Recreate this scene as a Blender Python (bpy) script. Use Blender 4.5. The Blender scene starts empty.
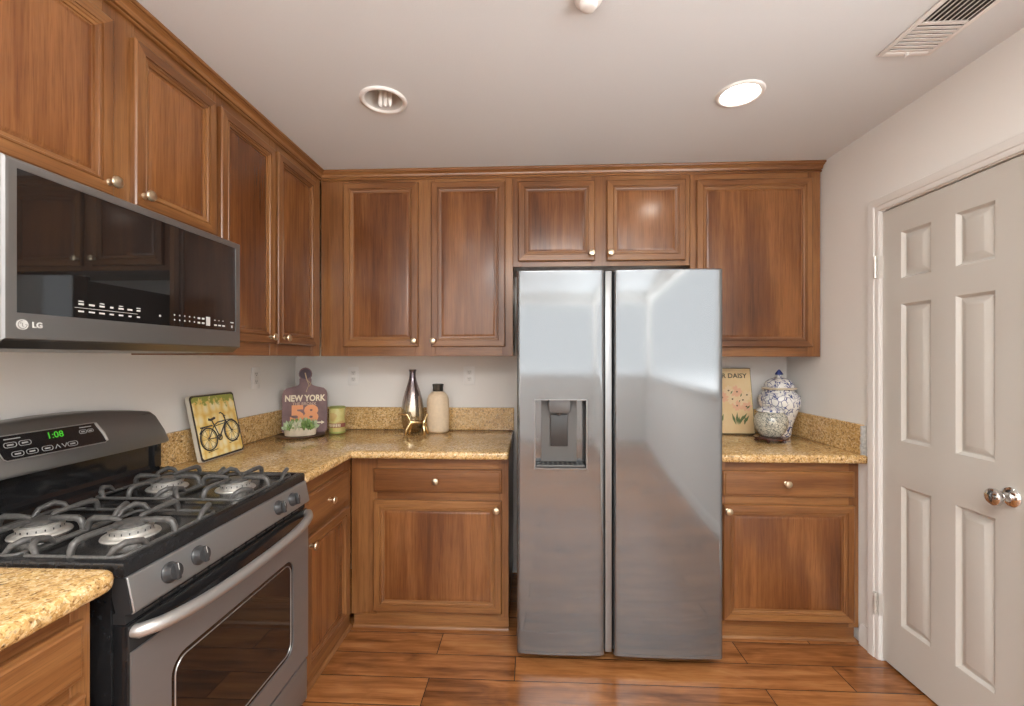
import bpy, bmesh, math, random
from math import pi, sin, cos, radians
from mathutils import Vector, Matrix

random.seed(7)
S = bpy.context.scene
C = S.collection

# ------------------------------------------------------------------ camera
CAM_H = 1.3766
cd = bpy.data.cameras.new('camera')
cam = bpy.data.objects.new('camera', cd)
C.objects.link(cam)
cam.location = (0, 0, CAM_H)
cam.rotation_euler = (radians(90), 0, 0.045)
cd.sensor_width = 36.0
cd.lens = 436 / 1024 * 36
cd.shift_y = 4.5 / 1024
cd.clip_start = 0.02
S.camera = cam

# ------------------------------------------------------------------ world, exposure
W = bpy.data.worlds.new('world')
S.world = W
W.use_nodes = True
wb = W.node_tree.nodes['Background']
wb.inputs[0].default_value = (1.0, 0.985, 0.965, 1)
wb.inputs[1].default_value = 6.5
# hazy sky; lower half made brighter as added fill for the ceiling
wt = W.node_tree
tcw = wt.nodes.new('ShaderNodeTexCoord')
sxw = wt.nodes.new('ShaderNodeSeparateXYZ')
crw = wt.nodes.new('ShaderNodeValToRGB')
mrw = wt.nodes.new('ShaderNodeMapRange')
mrw.inputs[1].default_value, mrw.inputs[2].default_value = -1, 1
wt.links.new(tcw.outputs['Generated'], sxw.inputs[0])
wt.links.new(sxw.outputs['Z'], mrw.inputs[0])
wt.links.new(mrw.outputs[0], crw.inputs[0])
crw.color_ramp.elements[0].position, crw.color_ramp.elements[0].color = .40, (1.0, .985, .965, 1)
crw.color_ramp.elements[1].position, crw.color_ramp.elements[1].color = .49, (.225, .225, .225, 1)
wt.links.new(crw.outputs[0], wb.inputs[0])
S.view_settings.view_transform = 'Standard'
S.view_settings.look = 'None'
S.view_settings.gamma = 1.0
S.view_settings.use_curve_mapping = False
S.view_settings.exposure = 0.83
LAMP_GLOW = 20.0          # radiance of a lit recessed lamp's diffuser
PANEL_GLOW = 10.5          # radiance of the added fill panel behind the camera

# room
XL, XR, YB, YF, ZC = -1.546, 1.587, 2.79, -3.3, 2.442
FY = YF


# ------------------------------------------------------------------ helpers: node materials
class Mat:
    def __init__(s, name, base=(.8, .8, .8), rough=.5, metal=0., spec=.5, coat=0., coat_rough=.1):
        s.m = bpy.data.materials.new(name)
        s.m.use_nodes = True
        s.t = s.m.node_tree
        s.b = s.t.nodes['Principled BSDF']
        i = s.b.inputs
        i['Base Color'].default_value = (*base, 1)
        i['Roughness'].default_value = rough
        i['Metallic'].default_value = metal
        i['Specular IOR Level'].default_value = spec
        i['Coat Weight'].default_value = coat
        i['Coat Roughness'].default_value = coat_rough

    def n(s, typ, ins=None, **props):
        nd = s.t.nodes.new(typ)
        for k, v in props.items():
            setattr(nd, k, v)
        for k, v in (ins or {}).items():
            if isinstance(v, tuple) and len(v) == 2 and hasattr(v[0], 'outputs'):
                s.t.links.new(v[0].outputs[v[1]], nd.inputs[k])
            elif hasattr(v, 'outputs'):
                s.t.links.new(v.outputs[0], nd.inputs[k])
            else:
                nd.inputs[k].default_value = v
        return nd

    def link(s, a, out, inp):
        s.t.links.new(a.outputs[out], s.b.inputs[inp])

    def coords(s, scale=(1, 1, 1), rnd=True, rot=(0, 0, 0), loc=(0, 0, 0)):
        tc = s.n('ShaderNodeTexCoord')
        src = (tc, 'Object')
        if rnd:
            oi = s.n('ShaderNodeObjectInfo')
            mul = s.n('ShaderNodeMath', {0: (oi, 'Random'), 1: 17.0}, operation='MULTIPLY')
            add = s.n('ShaderNodeVectorMath', {0: src, 1: mul}, operation='ADD')
            src = (add, 0)
        return s.n('ShaderNodeMapping', {'Vector': src, 'Scale': scale, 'Rotation': rot, 'Location': loc})

    def noise(s, vec, scale, detail=4., rough=.55, dist=0.):
        return s.n('ShaderNodeTexNoise', {'Vector': vec, 'Scale': scale, 'Detail': detail, 'Roughness': rough, 'Distortion': dist})

    def ramp(s, fac, stops, interp='LINEAR'):
        nd = s.n('ShaderNodeValToRGB', {'Fac': fac})
        cr = nd.color_ramp
        cr.interpolation = interp
        while len(cr.elements) < len(stops):
            cr.elements.new(0.5)
        for e, (p, c) in zip(cr.elements, stops):
            e.position = p
            e.color = (*c, 1) if len(c) == 3 else c
        return nd

    def mix(s, fac, a, b, mode='MIX'):
        nd = s.n('ShaderNodeMix', data_type='RGBA', blend_type=mode)
        for key, v in ((0, fac), (6, a), (7, b)):
            if isinstance(v, tuple) and len(v) == 2 and hasattr(v[0], 'outputs'):
                s.t.links.new(v[0].outputs[v[1]], nd.inputs[key])
            elif hasattr(v, 'outputs'):
                o = 2 if v.bl_idname == 'ShaderNodeMix' else 0
                s.t.links.new(v.outputs[o], nd.inputs[key])
            elif isinstance(v, tuple):
                nd.inputs[key].default_value = (*v, 1)
            else:
                nd.inputs[key].default_value = v
        return nd

    def color(s, nd):
        s.link(nd, 2 if nd.bl_idname == 'ShaderNodeMix' else 0, 'Base Color')

    def bump(s, h, strength=.2, dist=.001):
        o = 2 if h.bl_idname == 'ShaderNodeMix' else 0
        nd = s.n('ShaderNodeBump', {'Strength': strength, 'Distance': dist, 'Height': (h, o)})
        s.link(nd, 0, 'Normal')
        return nd


def wood(name, axis, dark, mid, light, rough=.33):
    """stained cherry: streaks, cathedral figure and pores running along one local axis"""
    M = Mat(name, rough=rough, spec=.5, coat=.35, coat_rough=.18)
    def sc(a, b):
        v = [a, a, a]
        v['xyz'.index(axis)] = b
        return tuple(v)
    base = M.noise(M.coords(sc(2.6, .55)), 1.0, 2.0, .5, .6)
    m1 = M.n('ShaderNodeMath', {0: base, 1: 17.0}, operation='MULTIPLY')
    fr = M.n('ShaderNodeMath', {0: m1}, operation='SINE')
    fig = M.n('ShaderNodeMapRange', {'Value': fr, 1: -1.0, 2: 1.0})
    streak = M.noise(M.coords(sc(26, 1.1)), 1.0, 5.0, .6, .3)
    pore = M.noise(M.coords(sc(260, 9)), 1.0, 3.0, .6)
    blot = M.noise(M.coords(sc(3.2, 1.6)), 1.0, 3.0, .55)
    mids = M.noise(M.coords(sc(95, 3.0)), 1.0, 3.0, .6)
    f0 = M.n('ShaderNodeMath', {0: mids, 1: .30}, operation='MULTIPLY')
    f1 = M.n('ShaderNodeMath', {0: fig, 1: .24, 2: f0}, operation='MULTIPLY_ADD')
    f2 = M.n('ShaderNodeMath', {0: streak, 1: .55, 2: f1}, operation='MULTIPLY_ADD')
    f3 = M.n('ShaderNodeMath', {0: blot, 1: .55, 2: f2}, operation='MULTIPLY_ADD')
    r = M.ramp(f3, [(.50, dark), (.80, mid), (1.0, light)])
    p = M.ramp(pore, [(.32, (.62, .58, .55)), (.52, (1, 1, 1))])
    M.color(M.mix(.75, r, p, 'MULTIPLY'))
    M.bump(pore, .12, .0006)
    return M.m


def plain(name, base, rough=.5, metal=0., spec=.5, coat=0., var=0., scale=40):
    M = Mat(name, base, rough, metal, spec, coat)
    if var:
        nz = M.noise(M.coords((1, 1, 1)), scale, 3.)
        lo = tuple(c * (1 - var) for c in base)
        hi = tuple(min(1, c * (1 + var)) for c in base)
        M.color(M.ramp(nz, [(.3, lo), (.7, hi)]))
    return M.m


def emitter(name, color, strength):
    M = Mat(name, (0, 0, 0))
    M.b.inputs['Emission Color'].default_value = (*color, 1)
    M.b.inputs['Emission Strength'].default_value = strength
    return M.m


WD, WM, WL = (.098, .032, .008), (.212, .083, .025), (.305, .136, .045)
WOODZ = wood('cabinet_wood_vertical', 'z', WD, WM, WL)
WOODX = wood('cabinet_wood_horizontal', 'x', WD, WM, WL)
WP = wood('cabinet_panel_wood', 'z', (.074, .022, .006), (.172, .060, .017), (.28, .112, .035), .27)
WOODS = [WOODZ, WOODX]


def make_granite(name, spot, warm=1.0):
    M = Mat(name, rough=.16, spec=.5, coat=.25, coat_rough=.06)
    co = M.coords((1, 1, 1), rnd=False)
    wob = M.noise(co, 60, 2.)
    vecw = M.n('ShaderNodeVectorMath', {0: wob, 1: (.012, .012, .012)}, operation='MULTIPLY')
    vec = M.n('ShaderNodeVectorMath', {0: co, 1: vecw}, operation='ADD')
    v1 = M.n('ShaderNodeTexVoronoi', {'Vector': vec, 'Scale': spot})
    r1 = M.ramp((v1, 'Color'), [(.0, (.09, .05, .025)), (.13, (.27, .155, .065)), (.26, (.58, .38, .16)), (.48, (.72, .51, .25)),
                                (.68, (.88, .74, .50)), (.9, (.46, .28, .12))], 'CONSTANT')
    v2 = M.n('ShaderNodeTexVoronoi', {'Vector': vec, 'Scale': spot * 2.3})
    r2 = M.ramp((v2, 'Color'), [(.0, (.16, .085, .035)), (.2, (.60, .40, .17)), (.55, (.78, .58, .31)), (.82, (.95, .86, .66))], 'CONSTANT')
    big = M.noise(co, 7, 3.)
    mx = M.mix(.5, r1, r2)
    tint = M.ramp(big, [(.3, (.80 * warm, .68, .50)), (.7, (1.05, .96, .80))])
    M.color(M.mix(.8, mx, tint, 'MULTIPLY'))
    return M.m


GRANITE = make_granite('granite_gold', 125)
GRANITE_EDGE = make_granite('granite_rough_edge', 120)


def make_floor():
    M = Mat('floor_planks', rough=.24, spec=.5, coat=.3, coat_rough=.12)
    tc = M.n('ShaderNodeTexCoord')
    mp = M.n('ShaderNodeMapping', {'Vector': (tc, 'Object'), 'Location': (.44, -.043, 0)})
    br = M.n('ShaderNodeTexBrick', {'Vector': mp, 'Color1': (0, 0, 0, 1), 'Color2': (1, 1, 1, 1), 'Mortar': (.5, .5, .5, 1), 'Scale': 1.0,
                                    'Mortar Size': .0021, 'Mortar Smooth': .1, 'Bias': 0.0, 'Brick Width': 1.41, 'Row Height': .151},
             offset=.74, offset_frequency=2, squash=1.0)
    sep = M.n('ShaderNodeSeparateColor', {'Color': br})
    sh = M.n('ShaderNodeVectorMath', {0: (tc, 'Object'), 1: br}, operation='ADD')
    shs = M.n('ShaderNodeVectorMath', {0: (br, 0), 1: (37., 13., 5.)}, operation='MULTIPLY')
    vec = M.n('ShaderNodeVectorMath', {0: sh, 1: shs}, operation='ADD')
    st = M.noise(M.n('ShaderNodeMapping', {'Vector': vec, 'Scale': (1.5, 26, 1)}), 1., 6., .62, .5)
    knots = M.noise(M.n('ShaderNodeMapping', {'Vector': vec, 'Scale': (3., 12, 1)}), 1., 3., .5, 1.5)
    fine = M.noise(M.n('ShaderNodeMapping', {'Vector': vec, 'Scale': (12, 260, 1)}), 1., 3., .6)
    a = M.n('ShaderNodeMath', {0: st, 1: .55}, operation='MULTIPLY')
    b = M.n('ShaderNodeMath', {0: knots, 1: .4, 2: a}, operation='MULTIPLY_ADD')
    c = M.n('ShaderNodeMath', {0: (sep, 0), 1: .14, 2: b}, operation='MULTIPLY_ADD')
    r = M.ramp(c, [(.33, (.080, .030, .010)), (.47, (.235, .086, .026)), (.60, (.37, .148, .047)), (.78, (.52, .25, .097))])
    p = M.ramp(fine, [(.3, (.7, .66, .62)), (.55, (1, 1, 1))])
    col = M.mix(.7, r, p, 'MULTIPLY')
    M.color(M.mix((br, 'Fac'), col, (.05, .02, .01)))
    hb = M.mix((br, 'Fac'), st, (0., 0., 0.))
    M.bump(hb, .22, .003)
    return M.m


FLOOR = make_floor()


def make_wall(name, col, bump=.05):
    M = Mat(name, col, .75, spec=.25)
    co = M.coords((1, 1, 1), rnd=False)
    M.bump(M.noise(co, 160, 4., .6), bump, .002)
    return M.m


WALL = make_wall('wall_paint', (.83, .81, .775))
CEIL = make_wall('ceiling_paint', (.75, .785, .81), .28)
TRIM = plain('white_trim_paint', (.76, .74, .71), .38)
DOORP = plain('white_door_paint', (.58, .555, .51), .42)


def make_steel(name, base, rough, stretch, wav=.0, metal=1.):
    M = Mat(name, base, rough, metal)
    nz = M.noise(M.coords(stretch), 1., 3., .6)
    rr = M.n('ShaderNodeMapRange', {'Value': nz, 3: rough * .8, 4: rough * 1.25})
    M.link(rr, 0, 'Roughness')
    if wav:
        w = M.noise(M.coords((1.6, 1, 3.2)), 1., 1.)
        f = M.n('ShaderNodeMath', {0: nz, 1: .0012, 2: w}, operation='MULTIPLY_ADD')
        M.bump(f, wav, .01)
    return M.m


STEEL = make_steel('brushed_steel', (.240, .255, .266), .085, (2, 60, 500), .06, .78)
STEEL_DARK = make_steel('dark_steel', (.30, .295, .285), .30, (2, 60, 400))
STEEL_LIGHT = make_steel('light_steel', (.52, .515, .50), .36, (2, 60, 400), 0., .75)
FRIDGE_CASE = plain('fridge_case_grey', (.10, .10, .105), .5)
BLACKG = plain('black_gloss', (.012, .012, .013), .12, coat=.3)
BLACKE = plain('black_enamel', (.016, .016, .017), .2, var=.4, scale=90)
BLACKM = plain('black_matte', (.02, .02, .021), .55)
IRON = plain('cast_iron_grey', (.085, .082, .078), .34, var=.35, scale=120)
ALU = plain('burner_aluminium', (.62, .60, .56), .38, metal=.6, var=.15, scale=90)
GLASSB = Mat('dark_mirror_glass', (.010, .0095, .0095), .025, spec=.5).m
GLASSB.node_tree.nodes['Principled BSDF'].inputs['IOR'].default_value = 1.9
NICKEL = plain('satin_nickel', (.70, .66, .58), .25, metal=1.)
KNOBM = plain('brushed_knob', (.78, .68, .50), .28, metal=1.)
CHROME = plain('chrome', (.75, .75, .75), .08, metal=1.)
WHITEP = plain('white_plastic', (.86, .85, .83), .35)
GLYPH = plain('white_print', (.60, .60, .58), .5)
RED = None


# ------------------------------------------------------------------ helpers: meshes
class MB:
    def __init__(s):
        s.v, s.f, s.m = [], [], []

    def add(s, vs, fs, mat=0, M=None):
        o = len(s.v)
        s.v += [tuple(M @ Vector(v)) if M else tuple(v) for v in vs]
        s.f += [tuple(o + i for i in f) for f in fs]
        s.m += [mat] * len(fs)
        return s

    def box(s, x0, x1, y0, y1, z0, z1, mat=0, M=None):
        vs = [(x, y, z) for z in (z0, z1) for y in (y0, y1) for x in (x0, x1)]
        fs = [(0, 2, 3, 1), (4, 5, 7, 6), (0, 1, 5, 4), (2, 6, 7, 3), (0, 4, 6, 2), (1, 3, 7, 5)]
        return s.add(vs, fs, mat, M)

    def bbox(s, x0, x1, y0, y1, z0, z1, r=.003, seg=2, mat=0, M=None):
        bm = bmesh.new()
        vs = [bm.verts.new((x, y, z)) for z in (z0, z1) for y in (y0, y1) for x in (x0, x1)]
        for f in [(0, 2, 3, 1), (4, 5, 7, 6), (0, 1, 5, 4), (2, 6, 7, 3), (0, 4, 6, 2), (1, 3, 7, 5)]:
            bm.faces.new([vs[i] for i in f])
        bmesh.ops.bevel(bm, geom=bm.edges[:], offset=r, segments=seg, affect='EDGES', profile=.5)
        return s.bm(bm, mat, M)

    def bm(s, bm, mat=0, M=None):
        bm.verts.ensure_lookup_table()
        bm.verts.index_update()
        vs = [v.co[:] for v in bm.verts]
        fs = [[v.index for v in f.verts] for f in bm.faces]
        bm.free()
        return s.add(vs, fs, mat, M)

    def prism(s, poly, lo, hi, axis='y', mat=0, M=None, bevel=0., seg=2):
        """poly in the two other axes (x,z for y / x,y for z / y,z for x)"""
        def p3(a, b, h):
            return {'y': (a, h, b), 'z': (a, b, h), 'x': (h, a, b)}[axis]
        n = len(poly)
        vs = [p3(a, b, lo) for a, b in poly] + [p3(a, b, hi) for a, b in poly]
        fs = [tuple(range(n))[::-1], tuple(range(n, 2 * n))] + [(i, (i + 1) % n, n + (i + 1) % n, n + i) for i in range(n)]
        if bevel:
            bm = bmesh.new()
            bv = [bm.verts.new(v) for v in vs]
            for f in fs:
                bm.faces.new([bv[i] for i in f])
            bmesh.ops.recalc_face_normals(bm, faces=bm.faces[:])
            es = [e for e in bm.edges if len(e.link_faces) == 2 and e.calc_face_angle(0) > .6]
            bmesh.ops.bevel(bm, geom=es, offset=bevel, segments=seg, affect='EDGES', profile=.5)
            return s.bm(bm, mat, M)
        return s.add(vs, fs, mat, M)

    def tube(s, pts, r, n=10, mat=0, cap=True, M=None, flat=1.0):
        pts = [Vector(p) for p in pts]
        rs = r if isinstance(r, (list, tuple)) else [r] * len(pts)
        up = None
        o_v, o_f = [], []
        for i, p in enumerate(pts):
            a = pts[max(i - 1, 0)]
            b = pts[min(i + 1, len(pts) - 1)]
            t = (b - a).normalized()
            if up is None:
                ref = Vector((0, 0, 1)) if abs(t.z) < .9 else Vector((1, 0, 0))
                up = (ref - t * ref.dot(t)).normalized()
            else:
                up = (up - t * up.dot(t)).normalized()
            sd = t.cross(up)
            for k in range(n):
                a_ = 2 * pi * k / n
                o_v.append(p + (up * cos(a_) + sd * sin(a_) * flat) * rs[i])
        for i in range(len(pts) - 1):
            for k in range(n):
                o_f.append((i * n + k, i * n + (k + 1) % n, (i + 1) * n + (k + 1) % n, (i + 1) * n + k))
        if cap:
            o_f.append(tuple(range(n))[::-1])
            o_f.append(tuple((len(pts) - 1) * n + k for k in range(n)))
        return s.add([tuple(v) for v in o_v], o_f, mat, M)

    def lathe(s, prof, n=32, mat=0, M=None, sx=1., sy=1., cap=True):
        """prof: list of (r, z) from bottom to top about z"""
        vs, fs = [], []
        for r, z in prof:
            for k in range(n):
                a = 2 * pi * k / n
                vs.append((r * cos(a) * sx, r * sin(a) * sy, z))
        for i in range(len(prof) - 1):
            for k in range(n):
                fs.append((i * n + k, i * n + (k + 1) % n, (i + 1) * n + (k + 1) % n, (i + 1) * n + k))
        if cap and prof[0][0] > 1e-5:
            fs.append(tuple(range(n))[::-1])
        if cap and prof[-1][0] > 1e-5:
            fs.append(tuple((len(prof) - 1) * n + k for k in range(n)))
        return s.add(vs, fs, mat, M)

    def rings(s, x0, x1, z0, z1, prof, mv=0, mh=1, close=False, back=False, mc=0):
        """mitred rectangular profile in the xz plane, prof = [(inset, y)]; front faces -y"""
        def loop(i, y):
            return [(x0 + i, y, z0 + i), (x1 - i, y, z0 + i), (x1 - i, y, z1 - i), (x0 + i, y, z1 - i)]
        loops = [loop(i, y) for i, y in prof]
        for a, b in zip(loops, loops[1:]):
            for k in range(4):
                kk = (k + 1) % 4
                s.add([a[k], a[kk], b[kk], b[k]], [(0, 1, 2, 3)], mh if k in (0, 2) else mv)
        if close:
            s.add(loops[-1], [(0, 1, 2, 3)], mc)
        if back:
            s.add(loops[0], [(3, 2, 1, 0)], mv)
        return s

    def build(s, name, mats, parent=None, angle=35, loc=None, rot=None, weld=True):
        me = bpy.data.meshes.new(name)
        me.from_pydata(s.v, [], s.f)
        me.polygons.foreach_set('material_index', s.m)
        bm = bmesh.new()
        bm.from_mesh(me)
        if weld:
            bmesh.ops.remove_doubles(bm, verts=bm.verts[:], dist=1e-5)
        bmesh.ops.recalc_face_normals(bm, faces=bm.faces[:])
        bm.to_mesh(me)
        bm.free()
        for m in (mats if isinstance(mats, (list, tuple)) else [mats]):
            me.materials.append(m)
        me.polygons.foreach_set('use_smooth', [True] * len(me.polygons))
        me.set_sharp_from_angle(angle=radians(angle))
        o = bpy.data.objects.new(name, me)
        C.objects.link(o)
        if parent:
            o.parent = parent
        if loc:
            o.location = loc
        if rot:
            o.rotation_euler = rot
        return o


def thing(name, label, cat, loc=(0, 0, 0), rotz=0, group=None, rot=None):
    o = bpy.data.objects.new(name, None)
    o.empty_display_size = .05
    C.objects.link(o)
    o.location = loc
    o.rotation_euler = rot or (0, 0, rotz)
    o['label'] = label
    o['category'] = cat
    if group:
        o['group'] = group
    return o


def tag(o, label, cat, group=None):
    o['label'] = label
    o['category'] = cat
    if group:
        o['group'] = group
    return o


def struct(o, label=None, cat=None):
    o['kind'] = 'structure'
    if label:
        o['label'] = label
    if cat:
        o['category'] = cat
    return o


def dup(root, loc, rotz, label, group=None):
    r = root.copy()
    C.objects.link(r)
    r.location = loc
    r.rotation_euler = (0, 0, rotz)
    r['label'] = label
    if group:
        r['group'] = group
    for ch in list(root.children):
        c = ch.copy()
        C.objects.link(c)
        c.parent = r
        for g in ch.children:
            d = g.copy()
            C.objects.link(d)
            d.parent = c
    return r


def text(body, size, mat, parent, name, M, depth=.0006, align='CENTER', bold=0., sx=1.):
    cu = bpy.data.curves.new(name, 'FONT')
    cu.body = body
    cu.size = size
    cu.extrude = depth
    cu.offset = bold
    cu.align_x = align
    cu.align_y = 'CENTER'
    cu.resolution_u = 3
    tmp = bpy.data.objects.new(name + '_curve', cu)
    C.objects.link(tmp)
    bpy.context.view_layer.update()
    me = bpy.data.meshes.new_from_object(tmp.evaluated_get(bpy.context.evaluated_depsgraph_get()))
    bpy.data.objects.remove(tmp)
    bpy.data.curves.remove(cu)
    me.transform(Matrix.Diagonal((sx, 1, 1, 1)))
    me.transform(M)
    me.materials.clear()
    me.materials.append(mat)
    me.name = name
    o = bpy.data.objects.new(name, me)
    C.objects.link(o)
    o.parent = parent
    return o


FRONT = Matrix.Rotation(pi / 2, 4, 'X')          # text plane -> facing local -y


def at(x, y, z):
    return Matrix.Translation((x, y, z))


def rrect(x0, x1, z0, z1, r, n=5):
    pts = []
    for cx, cz, a0 in ((x1 - r, z0 + r, -pi / 2), (x1 - r, z1 - r, 0), (x0 + r, z1 - r, pi / 2), (x0 + r, z0 + r, pi)):
        for k in range(n + 1):
            a = a0 + pi / 2 * k / n
            pts.append((cx + r * cos(a), cz + r * sin(a)))
    return pts


# ================================================================== SETTING
fl = MB().box(XL - 2.9, XR + .1, YF - .1, YB + .1, -.08, 0).build('floor', FLOOR)
struct(fl, 'reddish brown wood plank floor', 'floor')
LCX, LCY, LCR = -.612, 1.778, .077                # round cut-out for the recessed lamp housing
cx0, cx1, cy0, cy1 = XL - 2.9, XR + .1, YF - .1, YB + .1


def edge_pt(a):
    ux, uy = cos(a), sin(a)
    k = min(((cx1 - LCX) / ux if ux > 1e-9 else (cx0 - LCX) / ux if ux < -1e-9 else 1e9),
            ((cy1 - LCY) / uy if uy > 1e-9 else (cy0 - LCY) / uy if uy < -1e-9 else 1e9))
    return (LCX + ux * k, LCY + uy * k)


angs = sorted([2 * pi * i / 48 + .01 for i in range(48)] + [math.atan2(y - LCY, x - LCX) % (2 * pi) for x in (cx0, cx1) for y in (cy0, cy1)])
n_ = len(angs)
vi = [(LCX + LCR * cos(a), LCY + LCR * sin(a)) for a in angs]
vo = [edge_pt(a) for a in angs]
b = MB()
V = [(x, y, z) for z in (ZC, ZC + .1) for L in (vi, vo) for x, y in L]
F = []
for i in range(n_):
    j = (i + 1) % n_
    F += [(i, j, n_ + j, n_ + i), (2 * n_ + i, 2 * n_ + j, 3 * n_ + j, 3 * n_ + i), (i, j, 2 * n_ + j, 2 * n_ + i), (n_ + i, n_ + j, 3 * n_ + j, 3 * n_ + i)]
b.add(V, F)
ce = b.build('ceiling', CEIL, None, 10)
struct(ce, 'pale textured kitchen ceiling', 'ceiling')
# left wall: solid beside the cabinets, left open behind the camera to let daylight in
w = MB()
w.box(XL - .1, XL, -.90, YB + .1, 0, ZC)
struct(w.build('wall_left', WALL), 'off white wall behind the range', 'wall')
struct(MB().box(XL, XR, YB, YB + .1, 0, ZC).build('wall_back', WALL), 'off white wall behind the refrigerator', 'wall')
DY0, DY1, DTOP = 1.462, 2.056, 2.040             # pantry door opening in the right wall
w = MB()
w.box(XR, XR + .1, DY1, YB + .1, 0, ZC)
w.box(XR, XR + .1, .55, DY0, 0, ZC)
w.box(XR, XR + .1, FY, .55, 0, 1.06)
w.box(XR, XR + .1, FY, .55, 2.27, ZC)
w.box(XR, XR + .1, FY, YF + .15, 1.06, 2.27)
w.box(XR, XR + .1, DY0, DY1, DTOP, ZC)
w.box(XR + .1, XR + .12, DY0 - .1, DY1 + .1, 0, DTOP + .1)
struct(w.build('wall_right', WALL), 'off white wall around the white pantry door', 'wall')
# open plan room behind the camera: half wall with a white cap, header beam above it
w = MB()
w.box(XL - 2.9, XR - .001, YF - .1, YF, 0, 1.06)
w.box(XL - 2.9, XR - .001, YF - .1, YF, 2.27, ZC)
struct(w.build('wall_front', WALL), 'half wall and header behind the camera', 'wall')
struct(MB().bbox(XL - 2.9, XR - .001, YF - .13, YF + .03, 1.061, 1.098, .006).build('trim_1', TRIM), 'white cap on the half wall behind the camera', 'trim')


def baseboard(name, x0, x1, y0, y1, dx, dy):
    b = MB()
    if dx:
        p = [(0, 0), (dx * .014, 0), (dx * .014, .075), (dx * .010, .088), (dx * .006, .098), (0, .10)]
        b.prism([(x0 + a, z) for a, z in p], y0, y1, 'y')
    else:
        p = [(0, 0), (dy * .014, 0), (dy * .014, .075), (dy * .010, .088), (dy * .006, .098), (0, .10)]
        b.prism([(y0 + a, z) for a, z in p], x0, x1, 'x')
    return struct(b.build(name, TRIM), 'white baseboard', 'baseboard')


baseboard('baseboard_right', XR, XR, 2.118, 2.172, -1, 0)
baseboard('baseboard_front', XL - 2.9, XR - .001, YF, YF, 0, 1)
baseboard('baseboard_right_rear', XR, XR, YF + .06, 1.38, -1, 0)

struct(MB().bbox(XR - .03, XR + .13, YF + .14, .548, 1.061, 1.098, .006).build('trim_2', TRIM), 'white sill on the right half wall behind the camera', 'trim')
# pantry door ----------------------------------------------------------------
dr = bpy.data.objects.new('door_1', None)
C.objects.link(dr)
struct(dr, 'closed white six panel pantry door', 'door')
dr.location = (XR, 2.053, 0)
dr.rotation_euler = (0, 0, -pi / 2)
DW = .585
xs = [0, .094, .240, .336, .482, DW]
zs = [.012, .214, .825, 1.013, 1.611, 1.715, 1.922, 2.034]
b = MB()
prof = [(0, .006), (.003, .0068), (.013, .0195), (.018, .0200), (.041, .0080), (.042, .0078)]
for i in range(5):
    for j in range(7):
        x0, x1, z0, z1 = xs[i], xs[i + 1], zs[j], zs[j + 1]
        if i in (1, 3) and j in (1, 3, 5):
            b.rings(x0, x1, z0, z1, prof, 0, 0, close=True)
        else:
            b.add([(x0, .006, z0), (x1, .006, z0), (x1, .006, z1), (x0, .006, z1)], [(0, 1, 2, 3)])
b.add([(0, .04, .012), (DW, .04, .012), (DW, .04, 2.034), (0, .04, 2.034)], [(3, 2, 1, 0)])
for (xa, za), (xb, zb) in (((0, .012), (DW, .012)), ((DW, .012), (DW, 2.034)), ((DW, 2.034), (0, 2.034)), ((0, 2.034), (0, .012))):
    b.add([(xa, .006, za), (xb, .006, zb), (xb, .04, zb), (xa, .04, za)], [(0, 1, 2, 3)])
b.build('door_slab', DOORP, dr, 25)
k = MB()
KM = at(.530, .006, .912) @ Matrix.Rotation(pi / 2, 4, 'X')
k.lathe([(.033, 0), (.033, .004), (.028, .010), (.016, .014), (.0125, .020), (.012, .030), (.016, .036), (.024, .042), (.0285, .052), (.027, .062), (.019, .069), (.006, .072), (0, .072)], 28, 0, KM)
k.build('door_handle', CHROME, dr)['label'] = 'chrome egg shaped door knob'
for z in (1.788, .255):
    h = MB()
    for q in range(5):
        h.tube([(-.012, -.0195, z - .05 + q * .02 + .0008), (-.012, -.0195, z - .05 + q * .02 + .0192)], .0068, 12)
    h.box(-.0125, .002, -.0135, -.0128, z - .05, z + .05)
    h.box(.0008, .0022, -.0135, .0058, z - .05, z + .05)
    h.build('hinge', plain('hinge_pale', (.74, .72, .68), .3, metal=.5), dr)
# casing, mitred, with a stepped profile
cs = MB()
cas = [(0, 0), (0, -.010), (.008, -.013), (.018, -.013), (.022, -.017), (.044, -.020), (.052, -.020), (.056, -.016), (.056, 0)]
A0, A1, AT = -.004, .594, 2.044           # inner edges
def casing_strip(path_fn):
    loops = [path_fn(q) for q in (0, 1)]
    n = len(cas)
    cs.add(loops[0] + loops[1], [(i, (i + 1) % n, n + (i + 1) % n, n + i) for i in range(n)] + [tuple(range(n))[::-1], tuple(range(n, 2 * n))])
casing_strip(lambda q: [(A0 - a, y, 0 if q == 0 else AT + a) for a, y in cas])
casing_strip(lambda q: [(A1 + a, y, 0 if q == 0 else AT + a) for a, y in cas])
casing_strip(lambda q: [((A0 - a) if q == 0 else (A1 + a), y, AT + a) for a, y in cas])
cs.box(-.004, -.0015, -.001, .05, 0, AT)
cs.build('door_frame', TRIM, dr, 25)


# ================================================================== CABINETS
DT = .020     # door thickness


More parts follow.
